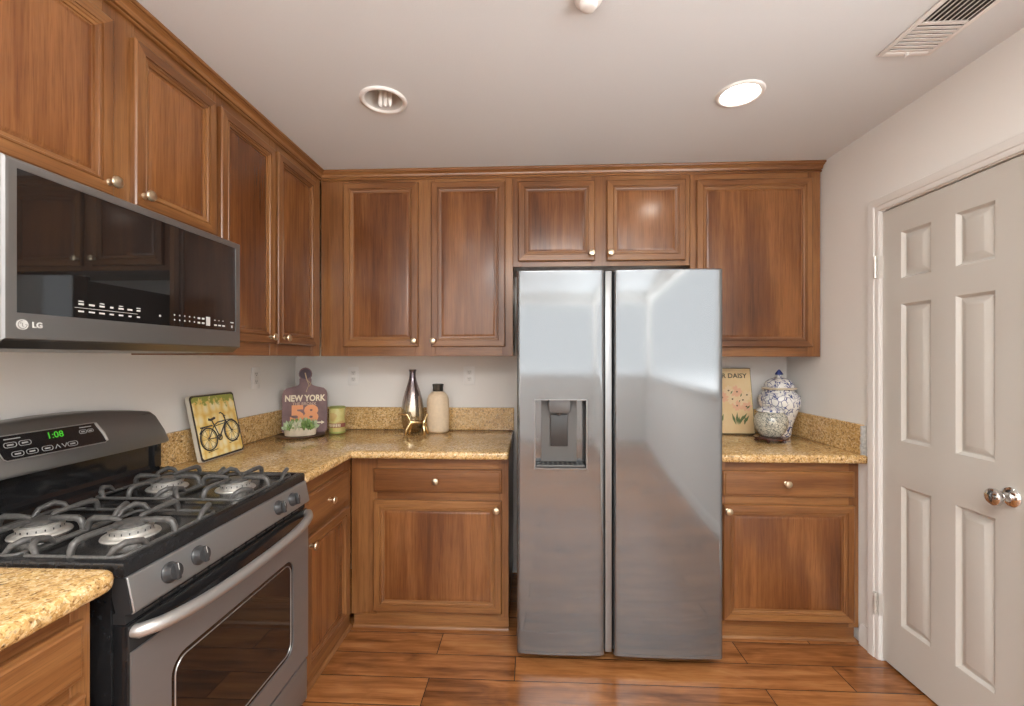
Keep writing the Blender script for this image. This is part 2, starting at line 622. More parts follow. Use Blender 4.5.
def door_mesh(x0, x1, z0, z1, parent, y=0., knob=None, horizontal=False):
    T = y - DT
    b = MB()
    prof = [(0, y - .001), (0, T + .005), (.0015, T + .0025), (.005, T), (.033, T), (.0335, T + .0045), (.0358, T + .0045), (.0380, T + .0012),
            (.0425, T + .0012), (.0445, T + .0050), (.049, T + .0065), (.0515, T + .0070), (.052, T + .0128), (.058, T + .0130)]
    b.rings(x0, x1, z0, z1, prof, 0, 1, back=True)
    d = b.build('door', WOODS, parent, 25)
    p = MB()
    p.rings(x0, x1, z0, z1, [(.0565, T + .0155), (.0565, T + .0125), (.060, T + .0128), (.068, T + .0100), (.070, T + .0098)], 0, 0, close=True)
    p.build('panel', WP, d, 20)
    if knob:
        knob_mesh(knob[0], T, knob[1], d)
    return d


def knob_mesh(x, y, z, parent):
    k = MB()
    M = at(x, y, z) @ Matrix.Rotation(pi / 2, 4, 'X')
    k.lathe([(.0095, 0), (.0095, .002), (.0062, .004), (.0056, .014), (.0085, .018), (.0155, .021), (.0172, .0245), (.0150, .0285), (.008, .031), (0, .0316)], 20, 0, M)
    o = k.build('knob', KNOBM, parent)
    o['label'] = 'small round satin metal knob'
    return o


def drawer_mesh(x0, x1, z0, z1, parent, knob=None):
    b = MB()
    b.rings(x0, x1, z0, z1, [(0, -.001), (0, -DT + .008), (.003, -DT + .0045), (.009, -DT + .0035), (.012, -DT + .0005), (.015, -DT)], 1, 1, close=True, back=True, mc=1)
    d = b.build('drawer', WOODS, parent, 25)
    if knob:
        knob_mesh(knob[0], -DT, knob[1], d)
    return d


def cabinet(name, label, loc, rotz, Wd, D, z0, z1, doors=(), drawers=(), frame=None, toe=None, group=None, toe_x=(0, 0), crown_gap=0):
    t = thing(name, label, 'cabinet', loc, rotz, group)
    MB().box(.0005, Wd - .0005, .018, D, z0 + .002, z1).build('carcass', WOODZ, t)
    f = MB()
    # face frame with stiles (vertical grain) and rails (horizontal grain)
    sx, rz = frame
    for a, c in sx:
        f.bbox(a, c, 0, .0175, z0, z1, .0012, 1, 0)
    for (a, c), (p, q) in rz:
        f.bbox(a, c, .0003, .0172, p, q, .0010, 1, 1)
    f.build('face_frame', WOODS, t, 25)
    for x0, x1, q0, q1, kb in doors:
        door_mesh(x0, x1, q0, q1, t, 0., kb)
    for x0, x1, q0, q1, kb in drawers:
        drawer_mesh(x0, x1, q0, q1, t, kb)
    if toe:
        b = MB()
        b.box(toe_x[0], Wd + toe_x[1], .006, .022, .012, z0 - .001, 0)
        b.build('toe_board', WOODX, t)
        b = MB()
        pr = [(.0055, 0.001), (-.010, 0.001)] + [(.0055 - .0155 * cos(a), .001 + .0155 * sin(a)) for a in (pi / 8, pi / 4, 3 * pi / 8)] + [(.0055, .0165)]
        b.prism(pr, toe_x[0], Wd + toe_x[1], 'x')
        b.build('shoe_molding', WOODX, t)
    return t


UZ0, UZ1 = 1.385, 2.398
LX = -1.215                                   # front of the left upper cabinets
# left wall uppers (local x runs along world +Y)
cabinet('upper_cabinet', 'short brown cabinet with two doors directly above the microwave', (LX, .842, 0), pi / 2, .772, .33, 1.818, UZ1,
        doors=[(.026, .358, 1.838, 2.345, (.341, 1.873)), (.424, .764, 1.838, 2.345, (.452, 1.875))],
        frame=([(0, .045), (.340, .440), (.735, .772)], [((.045, .340), (1.818, 1.858)), ((.440, .735), (1.818, 1.858)), ((.045, .340), (2.33, UZ1)), ((.440, .735), (2.33, UZ1))]))
cabinet('upper_cabinet', 'tall brown cabinet with two doors on the left wall right of the microwave', (LX, 1.616, 0), pi / 2, .836, .33, UZ0, UZ1,
        doors=[(.018, .374, 1.442, 2.348, (.331, 1.471)), (.396, .760, 1.442, 2.352, (.445, 1.471))],
        frame=([(0, .040), (.355, .415), (.740, .836)], [((.040, .355), (UZ0, 1.46)), ((.415, .740), (UZ0, 1.46)), ((.040, .355), (2.33, UZ1)), ((.415, .740), (2.33, UZ1))]))
# back wall uppers
AX = LX + .003
cabinet('upper_cabinet', 'tall brown cabinet with two doors on the back wall left of the refrigerator', (AX, 2.46, 0), 0, 1.106, .328, UZ0, UZ1,
        doors=[(.138, .570, 1.438, 2.372, (.548, 1.470)), (.645, 1.064, 1.438, 2.370, (.658, 1.470))],
        frame=([(0, .160), (.548, .665), (1.045, 1.106)], [((.160, .548), (UZ0, 1.46)), ((.665, 1.045), (UZ0, 1.46)), ((.160, .548), (2.35, UZ1)), ((.665, 1.045), (2.35, UZ1))]))
BX = -.105
cabinet('upper_cabinet', 'short brown cabinet with two doors above the refrigerator', (BX, 2.46, 0), 0, .981, .328, 1.888, UZ1,
        doors=[(.029, .457, 1.916, 2.364, (.437, 1.955)), (.523, .954, 1.914, 2.362, (.541, 1.955))],
        frame=([(0, .048), (.438, .542), (.935, .981)], [((.048, .438), (1.888, 1.936)), ((.542, .935), (1.888, 1.936)), ((.048, .438), (2.345, UZ1)), ((.542, .935), (2.345, UZ1))]))
cabinet('upper_cabinet', 'tall brown single door cabinet at the right end of the back wall', (.878, 2.46, 0), 0, .700, .328, 1.381, UZ1,
        doors=[(.030, .652, 1.434, 2.356, None)],
        frame=([(0, .048), (.634, .700)], [((.048, .634), (1.381, 1.452)), ((.048, .634), (2.338, UZ1))]))


def crown(name, label, x0, x1, loc, rotz, cut0=0, cut1=0, ret=None):
    """crown along local x, front at -y; cut = extra length per unit of projection (mitre)"""
    pr = [(0.0, 0), (-.010, 0), (-.012, .003), (-.010, .007), (-.004, .008), (-.004, .013), (-.014, .013), (-.016, .016), (-.018, .026), (-.024, .033), (-.030, .036), (-.030, .0395), (-.037, .0395), (-.039, .044), (-.038, .050), (0, .050)]
    b = MB()
    n = len(pr)
    A = [(x0 + cut0 * y, y, z) for y, z in pr]
    B = [(x1 + cut1 * y, y, z) for y, z in pr]
    b.add(A + B, [(i, (i + 1) % n, n + (i + 1) % n, n + i) for i in range(n)] + [tuple(range(n))[::-1], tuple(range(n, 2 * n))])
    if ret:
        b.box(x0, x1, .001, ret, .002, .012)
    o = b.build(name, WOODX, None, 25, loc, (0, 0, rotz))
    tag(o, label, 'crown molding')
    return o


crown('crown_molding', 'brown crown molding along the tops of the left wall cabinets', 0, 2.460 - .842 - .0005, (LX + .001, .842, 2.3905), pi / 2, 0, 1)
crown('crown_molding', 'brown crown molding along the tops of the back wall cabinets', LX + .0005, 1.578, (0, 2.459, 2.3905), 0, -1, -.2)

# base cabinets
BY = 2.194
CT = .914
cabinet('base_cabinet', 'narrow brown base cabinet in the corner right of the range', (-.925, 1.690, 0), pi / 2, .502, .618, .066, .873,
        doors=[(.030, .440, .082, .640, (.060, .604))], drawers=[(.030, .440, .672, .818, (.228, .738))],
        frame=([(0, .045), (.425, .502)], [((.045, .425), (.066, .098)), ((.045, .425), (.628, .688)), ((.045, .425), (.806, .873))]), toe=1)
cabinet('base_cabinet', 'brown base cabinet under the back counter left of the refrigerator', (-.922, BY, 0), 0, .806, .592, .066, .873,
        doors=[(.119, .772, .090, .655, (.746, .616))], drawers=[(.119, .772, .695, .812, (.442, .758))],
        frame=([(0, .135), (.756, .806)], [((.135, .756), (.066, .106)), ((.135, .756), (.640, .710)), ((.135, .756), (.800, .873))]), toe=1, toe_x=(.012, 0))
cabinet('base_cabinet', 'brown base cabinet between the refrigerator and the white door', (.862, 2.188, 0), 0, .722, .596, .066, .873,
        doors=[(.072, .694, .094, .660, (.090, .632))], drawers=[(.072, .694, .700, .824, (.368, .768))],
        frame=([(0, .088), (.676, .722)], [((.088, .676), (.066, .110)), ((.088, .676), (.644, .716)), ((.088, .676), (.808, .873))]), toe=1, toe_x=(0, -.018))
cabinet('base_cabinet', 'brown base cabinet in the near left foreground beside the range', (-.925, .300, 0), pi / 2, .574, .618, .066, .881,
        doors=[(.030, .550, .082, .692, (.5, .65))], drawers=[(.030, .550, .724, .843, None)],
        frame=([(0, .045), (.534, .574)], [((.045, .534), (.066, .098)), ((.045, .534), (.678, .738)), ((.045, .534), (.836, .881))]), toe=1)

# ================================================================== COUNTERTOPS
LF = -.890                                     # front edge of the left counter
t = thing('granite_countertop', 'speckled gold granite worktop wrapping the corner behind the range', 'countertop', (0, 0, 0))
poly = [(XL + .001, 1.684), (LF, 1.684), (LF, 2.120), (-.112, 2.120), (-.112, YB - .001), (XL + .001, YB - .001)]
MB().prism(poly, .874, CT, 'z', bevel=.014, seg=3).build('slab', GRANITE, t)
b = MB()
b.bbox(XL + .001, XL + .021, 1.690, YB - .001, CT + .0005, 1.056, .002, 1)
b.build('backsplash', GRANITE, t)
b = MB()
b.bbox(XL + .0215, -.112, YB - .021, YB - .001, CT + .0005, 1.056, .002, 1)
b.build('backsplash', GRANITE, t)
t = thing('granite_countertop', 'speckled gold granite worktop between the refrigerator and the white door', 'countertop', (0, 0, 0))
poly = [(.850, 2.124), (XR - .001, 2.124), (XR - .001, YB - .001), (.850, YB - .001)]
MB().prism(poly, .874, CT, 'z', bevel=.012, seg=3).build('slab', GRANITE, t)
MB().bbox(.850, XR - .0215, YB - .021, YB - .001, CT + .0005, 1.056, .002, 1).build('backsplash', GRANITE, t)
MB().bbox(XR - .021, XR - .001, 2.150, YB - .001, CT + .0005, 1.056, .002, 1).build('backsplash', GRANITE, t)
b = MB()
zz = CT + .001
prev = None
rr = random.Random(3)
pts = [(XR - .023 + rr.uniform(-.003, .002), CT - .03 + i * .012) for i in range(15)]
pts2 = [(XR - .001, z) for x, z in pts][::-1]
b.prism([(x, z) for x, z in pts] + pts2, 2.1405, 2.1495, 'y')
o = b.build('rough_edge', plain('grey_caulk', (.50, .49, .46), .8, var=.3, scale=60), t)
o['label'] = 'rough grey unfinished end of the backsplash'
t = thing('granite_countertop', 'speckled gold granite worktop in the near left foreground', 'countertop', (0, 0, 0))
arc = [(-.882 - .04 + .04 * cos(a), .906 - .04 + .04 * sin(a)) for a in [i * pi / 12 for i in range(7)]]
poly = [(XL + .001, .30), (-.882, .30)] + arc + [(XL + .001, .906)]
MB().prism(poly, .882, .922, 'z', bevel=.014, seg=3).build('slab', GRANITE, t)

# ================================================================== RANGE  (local x along world +Y, front -y faces +X)
RW = .764
t = thing('gas_range', 'black and stainless steel gas range on the left wall', 'range', (-.880, .914, 0), pi / 2)
b = MB()
b.box(0, RW, .040, .640, .02, .893)
for x in (.03, RW - .07):
    for y in (.06, .58):
        b.box(x, x + .04, y, y + .04, .001, .02)
b.build('body', BLACKE, t)
# cooktop: shallow tray with raised rim
ck = MB()
def tray(b, x0, x1, y0, y1, prof, mat=0):
    def loop(i, z):
        return [(x0 + i, y0 + i, z), (x1 - i, y0 + i, z), (x1 - i, y1 - i, z), (x0 + i, y1 - i, z)]
    L = [loop(i, z) for i, z in prof]
    for a, c in zip(L, L[1:]):
        for k in range(4):
            kk = (k + 1) % 4
            b.add([a[k], a[kk], c[kk], c[k]], [(0, 1, 2, 3)], mat)
    b.add(L[-1], [(0, 1, 2, 3)], mat)
    b.add(L[0], [(3, 2, 1, 0)], mat)
ck = MB()
tray(ck, .001, RW - .001, .012, .600, [(0, .894), (0, .916), (.003, .924), (.010, .927), (.022, .926), (.030, .920), (.040, .917), (.06, .917)])
ck.build('cooktop', BLACKE, t, 40)
# burners and grates
BX_, BY_ = (.174, .574), (.160, .408)
for bx in BX_:
    for by in BY_:
        br = MB()
        M = at(bx, by, .917)
        br.lathe([(.062, 0), (.060, .004), (.050, .006), (.046, .010), (.046, .020), (.048, .022), (.048, .025), (.040, .027)], 28, 0, M)
        for q in range(18):
            a = 2 * pi * q / 18
            br.box(.044, .0464, -.0013, .0013, .012, .0175, 1, M @ Matrix.Rotation(a, 4, 'Z'))
        bo = br.build('burner', [ALU, BLACKM], t, 30)
        cp = MB()
        cp.lathe([(.040, .0275), (.041, .031), (.036, .035), (.02, .0365), (0, .0368)], 28, 0, M)
        cp.build('burner_cap', IRON, bo)
for bx in BX_:
    for by in BY_:
        g = MB()
        h = .112
        x0, x1, y0, y1 = bx - .150, bx + .150, by - .118, by + .118
        ring = []
        for cx, cy, a0 in ((x1 - .02, y0 + .02, -pi / 2), (x1 - .02, y1 - .02, 0), (x0 + .02, y1 - .02, pi / 2), (x0 + .02, y0 + .02, pi)):
            for q in range(4):
                a = a0 + pi / 2 * q / 3
                ring.append((cx + .02 * cos(a), cy + .02 * sin(a), .926))
        g.tube(ring + [ring[0]], .0048, 8, cap=False)
        # four arched fingers from the middle of each side
        for dx, dy, ext in ((1, 0, .150), (-1, 0, .150), (0, 1, .118), (0, -1, .118)):
            def P(r, z):
                return (bx + dx * r, by + dy * r, z)
            g.tube([P(ext, .926), P(ext - .001, .940), P(ext - .007, .952), P(ext - .018, .9575), P(ext - .05, .9580), P(.034, .956), P(.026, .952)],
                   [.0064, .0074, .0082, .0086, .008, .0066, .0048], 8)
        # wedge shaped feet and low corner bars
        for sx in (-1, 1):
            for sy in (-1, 1):
                g.tube([(bx + sx * .147, by + sy * .085, .926), (bx + sx * .143, by + sy * .098, .944), (bx + sx * .128, by + sy * .110, .952), (bx + sx * .095, by + sy * .117, .944), (bx + sx * .080, by + sy * .118, .926)],
                       [.0055, .0075, .0085, .0075, .0055], 8)
        g.build('grate', IRON, t, 50)
# slanted control panel: (y, z) section
cpn = MB()
cpn.prism([(.014, .8925), (.006, .8925), (-.010, .818), (-.006, .812), (.030, .812), (.039, .85), (.039, .8925)], .0035, RW - .0035, 'x', bevel=.002, seg=1)
for x0, x1 in ((.0005, .0030), (RW - .0030, RW - .0005)):
    e_ = MB()
    e_.prism([(.015, .8925), (.008, .8925), (-.007, .818), (-.003, .813), (.030, .813), (.039, .85), (.039, .8925)], x0, x1, 'x')
    e_.build('end_cap', BLACKM, t)
pan = cpn.build('control_panel', make_steel('range_steel', (.38, .385, .385), .36, (2, 60, 300), 0., .75), t, 30)
sl = math.atan2(.016, .0745)
for x in (.106, .198, .562, .650):
    kn = MB()
    M = at(x, -.002, .855) @ Matrix.Rotation(pi / 2 - sl, 4, 'X')
    kn.lathe([(.0245, -.0005), (.0245, .003), (.0215, .006), (.0205, .016), (.019, .0195), (.012, .0205), (0, .0208)], 26, 0, M)
    kn.bbox(-.0055, .0055, -.0205, .0205, .014, .0255, .003, 2, 0, M)
    kn.box(-.0007, .0007, .002, .019, .0256, .0261, 1, M)
    kn.build('knob', [plain('knob_charcoal', (.035, .036, .038), .3), GLYPH], t, 40)
# vent slots between panel and door
v = MB()
v.box(.004, RW - .004, .012, .0395, .789, .8115)
for i in range(13):
    x = .05 + i * .052
    v.box(x, x + .040, .010, .0118, .7935, .7965, 1)
    v.box(x, x + .040, .010, .0118, .801, .804, 1)
v.build('vent_slot', [BLACKM, STEEL_DARK], t)
# oven door
d = MB()
d.bbox(.002, RW - .002, .0015, .0385, .208, .787, .004, 2)
od = d.build('oven_door', BLACKG, t)
fr = MB()
# stainless skin around the window, arched upper edge
outer = []
z0, z1 = .210, .728
n = 24
wx0, wx1, wz0, wz1 = .110, .655, .290, .640
win = rrect(wx0, wx1, wz0, wz1, .045, 6)
def outer_pt(px, pz):
    cx, cz = (wx0 + wx1) / 2, (wz0 + wz1) / 2
    dx, dz = px - cx, pz - cz
    k = 1e9
    if dx > 1e-9: k = min(k, (RW - .004 - cx) / dx)
    if dx < -1e-9: k = min(k, (.004 - cx) / dx)
    if dz > 1e-9: k = min(k, (z1 - cz) / dz)
    if dz < -1e-9: k = min(k, (z0 - cz) / dz)
    return (cx + dx * k, cz + dz * k)
# refine the window loop so the outer corners are caught
cxm, czm = (wx0 + wx1) / 2, (wz0 + wz1) / 2
loop = list(win)
for c in ((.004, z0), (RW - .004, z0), (RW - .004, z1), (.004, z1)):
    a = math.atan2(c[1] - czm, c[0] - cxm)
    best = None
    for i in range(len(win)):
        p, q = win[i], win[(i + 1) % len(win)]
        ap, aq = math.atan2(p[1] - czm, p[0] - cxm), math.atan2(q[1] - czm, q[0] - cxm)
        da = (aq - ap + 2 * pi) % (2 * pi)
        db = (a - ap + 2 * pi) % (2 * pi)
        if 0 < db < da:
            # intersection of ray with segment
            ux, uz = cos(a), sin(a)
            ex, ez = q[0] - p[0], q[1] - p[1]
            den = ux * ez - uz * ex
            tt = ((p[0] - cxm) * ez - (p[1] - czm) * ex) / den
            best = (i, (cxm + ux * tt, czm + uz * tt))
    if best:
        loop.insert(loop.index(win[best[0]]) + 1, best[1])
N = len(loop)
out = [outer_pt(*p) for p in loop]
vs = [(x, -.0035, z) for x, z in loop] + [(x, -.0035, z) for x, z in out] + [(x, .001, z) for x, z in loop] + [(x, .001, z) for x, z in out]
fs = []
for i in range(N):
    j = (i + 1) % N
    fs += [(i, j, N + j, N + i), (i, j, 2 * N + j, 2 * N + i), (N + i, N + j, 3 * N + j, 3 * N + i)]
fr.add(vs, fs)
fr.build('door_skin', make_steel('oven_steel', (.33, .335, .34), .4, (2, 60, 300), 0., .75), od, 30)
wn_ = MB()
inn = rrect(wx0 + .014, wx1 - .014, wz0 + .014, wz1 - .014, .036, 6)
wl = rrect(wx0 + .002, wx1 - .002, wz0 + .002, wz1 - .002, .043, 6)
wn_.prism(wl, -.0005, .001, 'y')
wn_.build('window', GLASSB, od)
ln = MB()
ln.tube([(x, -.0012, z) for x, z in inn + [inn[0]]], .0016, 6, cap=False)
ln.build('window_trim', STEEL_LIGHT, od)
hd = MB()
pts = []
for i in range(25):
    u = i / 24
    bow = 1 - (2 * u - 1) ** 4
    pts.append((.016 + u * (RW - .032), -.010 - .044 * bow ** .7, .770 - .014 * (1 - (2 * u - 1) ** 2)))
hd.tube([(pts[0][0], .001, pts[0][2])] + pts + [(pts[-1][0], .001, pts[-1][2])], [.014] + [.0155] * 25 + [.014], 14)
hd.build('handle', STEEL_LIGHT, od, 60)
dw_ = MB()
dw_.bbox(.002, RW - .002, .0005, .0385, .040, .196, .005, 2)
dw_.build('drawer', make_steel('drawer_steel', (.33, .335, .34), .4, (2, 60, 300), 0., .75), t)
# backguard: black riser and a tilted stainless console with an arched top
rz_ = MB()
rz_.box(.004, RW - .004, .605, .655, .905, 1.050)
rz_.prism([(.560, .918), (.575, .936), (.600, .944), (.606, .960), (.606, .918)], .004, RW - .004, 'x')
rz_.bbox(RW - .040, RW - .006, .592, .606, .945, 1.046, .004)
rz_.build('riser', BLACKG, t, 30)
con = MB()
n = 20
top = []
for i in range(n + 1):
    u = i / n
    x = .048 + u * (RW - .096)
    top.append((x, 1.168 + .030 * (1 - (2 * u - 1) ** 2)))
side_r = [(RW - .030, 1.150), (RW - .008, 1.092), (RW + .000, 1.052), (RW - .004, 1.043), (RW - .020, 1.040)]
side_l = [(.020, 1.040), (.004, 1.043), (0.000, 1.052), (.008, 1.092), (.030, 1.150)]
outl = side_l + top + side_r
def cy(z):            # front face tilts back towards the top
    return .560 + (z - 1.04) * .30
nn = len(outl)
ox, oz = RW / 2, 1.10
def inset(p, k):
    return (ox + (p[0] - ox) * (1 - k * .5), oz + (p[1] - oz) * (1 - k * 3.))
LF_ = [[(x, cy(z) + .012, z) for x, z in outl],
       [(inset((x, z), .012)[0], cy(inset((x, z), .012)[1]) + .002, inset((x, z), .012)[1]) for x, z in outl],
       [(inset((x, z), .030)[0], cy(inset((x, z), .030)[1]), inset((x, z), .030)[1]) for x, z in outl]]
back = [(x, .655, z) for x, z in outl]
vs = back + LF_[0] + LF_[1] + LF_[2]
fs = []
for l in range(3):
    for i in range(nn):
        j = (i + 1) % nn
        fs.append((l * nn + i, l * nn + j, (l + 1) * nn + j, (l + 1) * nn + i))
fs += [tuple(range(nn))[::-1], tuple(range(3 * nn, 4 * nn))]
con.add(vs, fs, 0)
cons = con.build('console', make_steel('console_steel', (.22, .215, .21), .3, (2, 60, 300), 0., .75), t, 40)
ta = math.atan(.30)
CM = at(.382, cy(1.122), 1.122) @ Matrix.Rotation(-ta, 4, 'X')
dp = MB()
outd = [(-.172, .034), (-.158, -.034), (.130, -.034), (.112, .034)]
dpoly = [(-.168, .036), (-.176, .026), (-.160, -.030), (-.152, -.036), (.128, -.036), (.134, -.028), (.114, .032), (.106, .036)]
dp.prism(dpoly[::-1], -.0035, .0, 'y', 0, CM)
dsp = dp.build('display', BLACKG, cons)
rim = MB()
rim.tube([(x, -.0035, z) for x, z in dpoly + [dpoly[0]]], .0016, 6, M=CM, cap=False)
rim.tube([(.110, -.0035, .034), (.128, -.0035, -.004), (.134, -.0035, -.032)], [.004, .005, .004], 8, M=CM)
rim.build('display_rim', STEEL_LIGHT, cons)
text('1:08', .028, emitter('clock_green', (.12, 1., .05), .32), cons, 'clock_digits', CM @ at(-.018, -.0040, .016) @ FRONT, .0004)
gl = MB()
def pill(b, cx, cz, w_, h_):
    p = rrect(cx - w_ / 2, cx + w_ / 2, cz - h_ / 2, cz + h_ / 2, h_ * .42, 3)
    b.tube([(x, -.0040, z) for x, z in p + [p[0]]], .0009, 5, M=CM, cap=False)
    b.box(cx - w_ * .26, cx + w_ * .26, -.0042, -.0037, cz - .0022, cz + .0022, 0, CM)
for cx in (-.136, -.100):
    pill(gl, cx, .008, .030, .014)
for cx in (-.124, -.088, -.048, .024):
    pill(gl, cx, -.020, .029, .014)
gr = MB()
pill(gr, .064, .012, .022, .012)
pill(gr, .088, .012, .018, .010)
gr.box(.056, .094, -.0042, -.0037, .0245, .0275, 0, CM)
PGREY = plain('panel_print_grey', (.34, .34, .33), .5)
gr.build('timer_marks', PGREY, cons)
for cx, sg in ((-.020, 1), (.000, -1)):
    gl.tube([(cx - .007, -.004, -.020 - sg * .006), (cx, -.004, -.020 + sg * .006), (cx + .007, -.004, -.020 - sg * .006)], .0012, 5, M=CM)
gl.box(-.148, -.108, -.0042, -.0037, .0235, .0265, 0, CM)
gl.build('button_marks', PGREY, cons)

# ================================================================== MICROWAVE
t = thing('microwave', 'stainless over the range microwave with a dark glass front', 'microwave', (-1.110, .868, 0), pi / 2)
MW = .750
b = MB()
b.bbox(.002, MW - .002, .040, .432, 1.398, 1.806, .004)
b.build('body', FRIDGE_CASE, t)
f = MB()
f.rings(0, MW, 1.414, 1.808, [(0, .039), (0, .006), (.004, .001), (.008, 0), (.010, 0)], 0, 0)
# frame face with the glass opening
gx0, gx1, gz0, gz1 = .024, .722, 1.474, 1.786
A = [(.010, 1.424), (MW - .010, 1.424), (MW - .010, 1.798), (.010, 1.798)]
G = [(gx0, gz0), (gx1, gz0), (gx1, gz1), (gx0, gz1)]
for kq in range(4):
    kk = (kq + 1) % 4
    f.add([(A[kq][0], 0, A[kq][1]), (A[kk][0], 0, A[kk][1]), (G[kk][0], 0, G[kk][1]), (G[kq][0], 0, G[kq][1])], [(0, 1, 2, 3)])
    f.add([(G[kq][0], 0, G[kq][1]), (G[kk][0], 0, G[kk][1]), (G[kk][0], .006, G[kk][1]), (G[kq][0], .006, G[kq][1])], [(0, 1, 2, 3)])
mdoor = f.build('door', make_steel('microwave_steel', (.25, .245, .24), .33, (2, 60, 300), 0., .75), t, 30)
MB().box(gx0, gx1, .002, .0058, gz0, gz1).build('glass', GLASSB, mdoor)
u = MB()
u.prism([(.008, 1.4135), (.030, 1.396), (.20, 1.392), (.40, 1.392), (.40, 1.3975), (.0385, 1.3975), (.0385, 1.4135)], .004, MW - .004, 'x')
u.build('underside', STEEL_DARK, t, 30)
lg = MB()
lg.lathe([(.0115, 0), (.0115, .0008), (0, .0009)], 24, 0, at(.034, 0, 1.4485) @ Matrix.Rotation(pi / 2, 4, 'X'))
lgo = lg.build('logo_disc', GLYPH, mdoor)
lm = MB()
lm.tube([(.034 + .0085 * cos(a), -.0010, 1.4485 + .0085 * sin(a)) for a in [pi / 2 + i * (1.5 * pi) / 14 for i in range(15)]] + [(.0385, -.0010, 1.4485)], .0008, 5)
lm.tube([(.034, -.0010, 1.4525), (.034, -.0010, 1.4445), (.0365, -.0010, 1.4445)], .0008, 5)
lm.lathe([(.0015, 0), (0, .001)], 8, 0, at(.0305, -.0009, 1.4518) @ Matrix.Rotation(pi / 2, 4, 'X'))
lm.build('logo_mark', STEEL_DARK, mdoor)
text('LG', .017, GLYPH, mdoor, 'logo_text', at(.063, -.0003, 1.4485) @ FRONT, .0005, bold=.0006)
gm = MB()
rr = random.Random(5)
for i in range(7):
    x = .160 + i * .0262
    if i < 6 or True:
        for z, hh in ((1.5085, .0046), (1.4905, .0040)):
            w_ = rr.uniform(.008, .015)
            gm.box(x - w_ / 2, x + w_ / 2, .0012, .0019, z - hh / 2, z + hh / 2)
        if i % 2 == 0:
            gm.box(x - .006, x + .006, .0012, .0019, 1.514, 1.5165)
gm.box(.145, .315, .0012, .0019, 1.4985, 1.4995)
gm.build('button_marks', GLYPH, mdoor)
MB().box(.386, .392, .0012, .0019, 1.4985, 1.504).build('indicator_mark', GLYPH, mdoor)
gm = MB()
for i in range(5):
    x = .440 + i * .020
    gm.box(x, x + .004, .0012, .0019, 1.507, 1.5115)
    gm.box(x, x + .004, .0012, .0019, 1.492, 1.4965)
for i in range(2):
    x = .536 + i * .019
    gm.box(x, x + .011, .0012, .0019, 1.505, 1.511)
    gm.box(x, x + .011, .0012, .0019, 1.490, 1.496)
gm.box(.574, .592, .0012, .0019, 1.486, 1.516)
for i in range(3):
    x = .612 + i * .020
    gm.box(x, x + .006, .0012, .0019, 1.506, 1.509)
    gm.box(x, x + .013, .0012, .0019, 1.488, 1.493)
gm.box(.694, .710, .0012, .0019, 1.504, 1.5075)
gm.box(.699, .705, .0012, .0019, 1.486, 1.495)
gm.build('button_marks', GLYPH, mdoor)

# ================================================================== REFRIGERATOR
t = thing('refrigerator', 'stainless steel side by side refrigerator with an ice dispenser', 'refrigerator', (-.066, 1.955, 0))
FW = .907
b = MB()
b.bbox(.008, FW - .008, .075, .780, .030, 1.752, .004)
b.box(.02, FW - .02, .060, .078, .046, .075)
b.build('body', FRIDGE_CASE, t)
for x in (.05, FW - .05):
    h = MB()
    h.tube([(x, .11, .001), (x, .11, .0295)], .022, 12)
    h.build('foot', BLACKM, t)
    h = MB()
    h.bbox(x - .035, x + .035, .030, .10, 1.753, 1.775, .004)
    h.build('hinge_cover', BLACKM, t)


def fridge_door(name, x0, x1, z0, z1, bow, hole=None, edge_r=.012):
    """bowed front with rounded vertical edges; local -y is the front"""
    xs_ = [x0, x0 + .001, x0 + .004, x0 + .009, x0 + .016, x0 + .018]
    m = 22
    a, c = x0 + .018, x1 - .018
    xs_ += [a + (c - a) * i / m for i in range(1, m)] + [x1 - .018, x1 - .016, x1 - .009, x1 - .004, x1 - .001, x1]
    zs_ = [z0, z0 + .0015, z0 + .005, z0 + .007, z0 + .012, z0 + .4, z1 - .5, z1 - .012, z1 - .007, z1 - .005, z1 - .0015, z1]
    if hole:
        hx0, hx1, hz0, hz1 = hole
        xs_ = sorted([x for x in xs_ if min(abs(x - hx0), abs(x - hx1)) > .006] + [hx0, hx1])
        zs_ = sorted([z for z in zs_ if min(abs(z - hz0), abs(z - hz1)) > .01] + [hz0, hz1])
    def Y(x, z):
        u = (x - x0) / (x1 - x0) * 2 - 1
        y = -bow * (1 - u * u)
        for e in (x - x0, x1 - x):
            if e < .016:
                q = 1 - e / .016
                y += .012 * (1 - math.sqrt(max(0, 1 - q * q)))
        for e in (z - z0, z1 - z):
            if e < .005:
                q = 1 - e / .005
                y += .004 * (1 - math.sqrt(max(0, 1 - q * q)))
        return y
    b = MB()
    nx, nz = len(xs_), len(zs_)
    vs = [(x, Y(x, z), z) for z in zs_ for x in xs_]
    fs = []
    for j in range(nz - 1):
        for i in range(nx - 1):
            if hole and xs_[i] >= hx0 - 1e-6 and xs_[i + 1] <= hx1 + 1e-6 and zs_[j] >= hz0 - 1e-6 and zs_[j + 1] <= hz1 + 1e-6:
                continue
            fs.append((j * nx + i, j * nx + i + 1, (j + 1) * nx + i + 1, (j + 1) * nx + i))
    b.add(vs, fs)
    D = .070
    bot = [(x, Y(x, z0), z0) for x in xs_]
    top_ = [(x, Y(x, z1), z1) for x in xs_]
    lf = [(x0, Y(x0, z), z) for z in zs_]
    rt = [(x1, Y(x1, z), z) for z in zs_]
    for L in (bot, top_, lf, rt):
        k = len(L)
        b.add(L + [(p[0], D, p[2]) for p in L], [(i, i + 1, k + i + 1, k + i) for i in range(k - 1)])
    b.add([(x0, D, z0), (x1, D, z0), (x1, D, z1), (x0, D, z1)], [(0, 1, 2, 3)])
    return b.build(name, STEEL, t, 40)


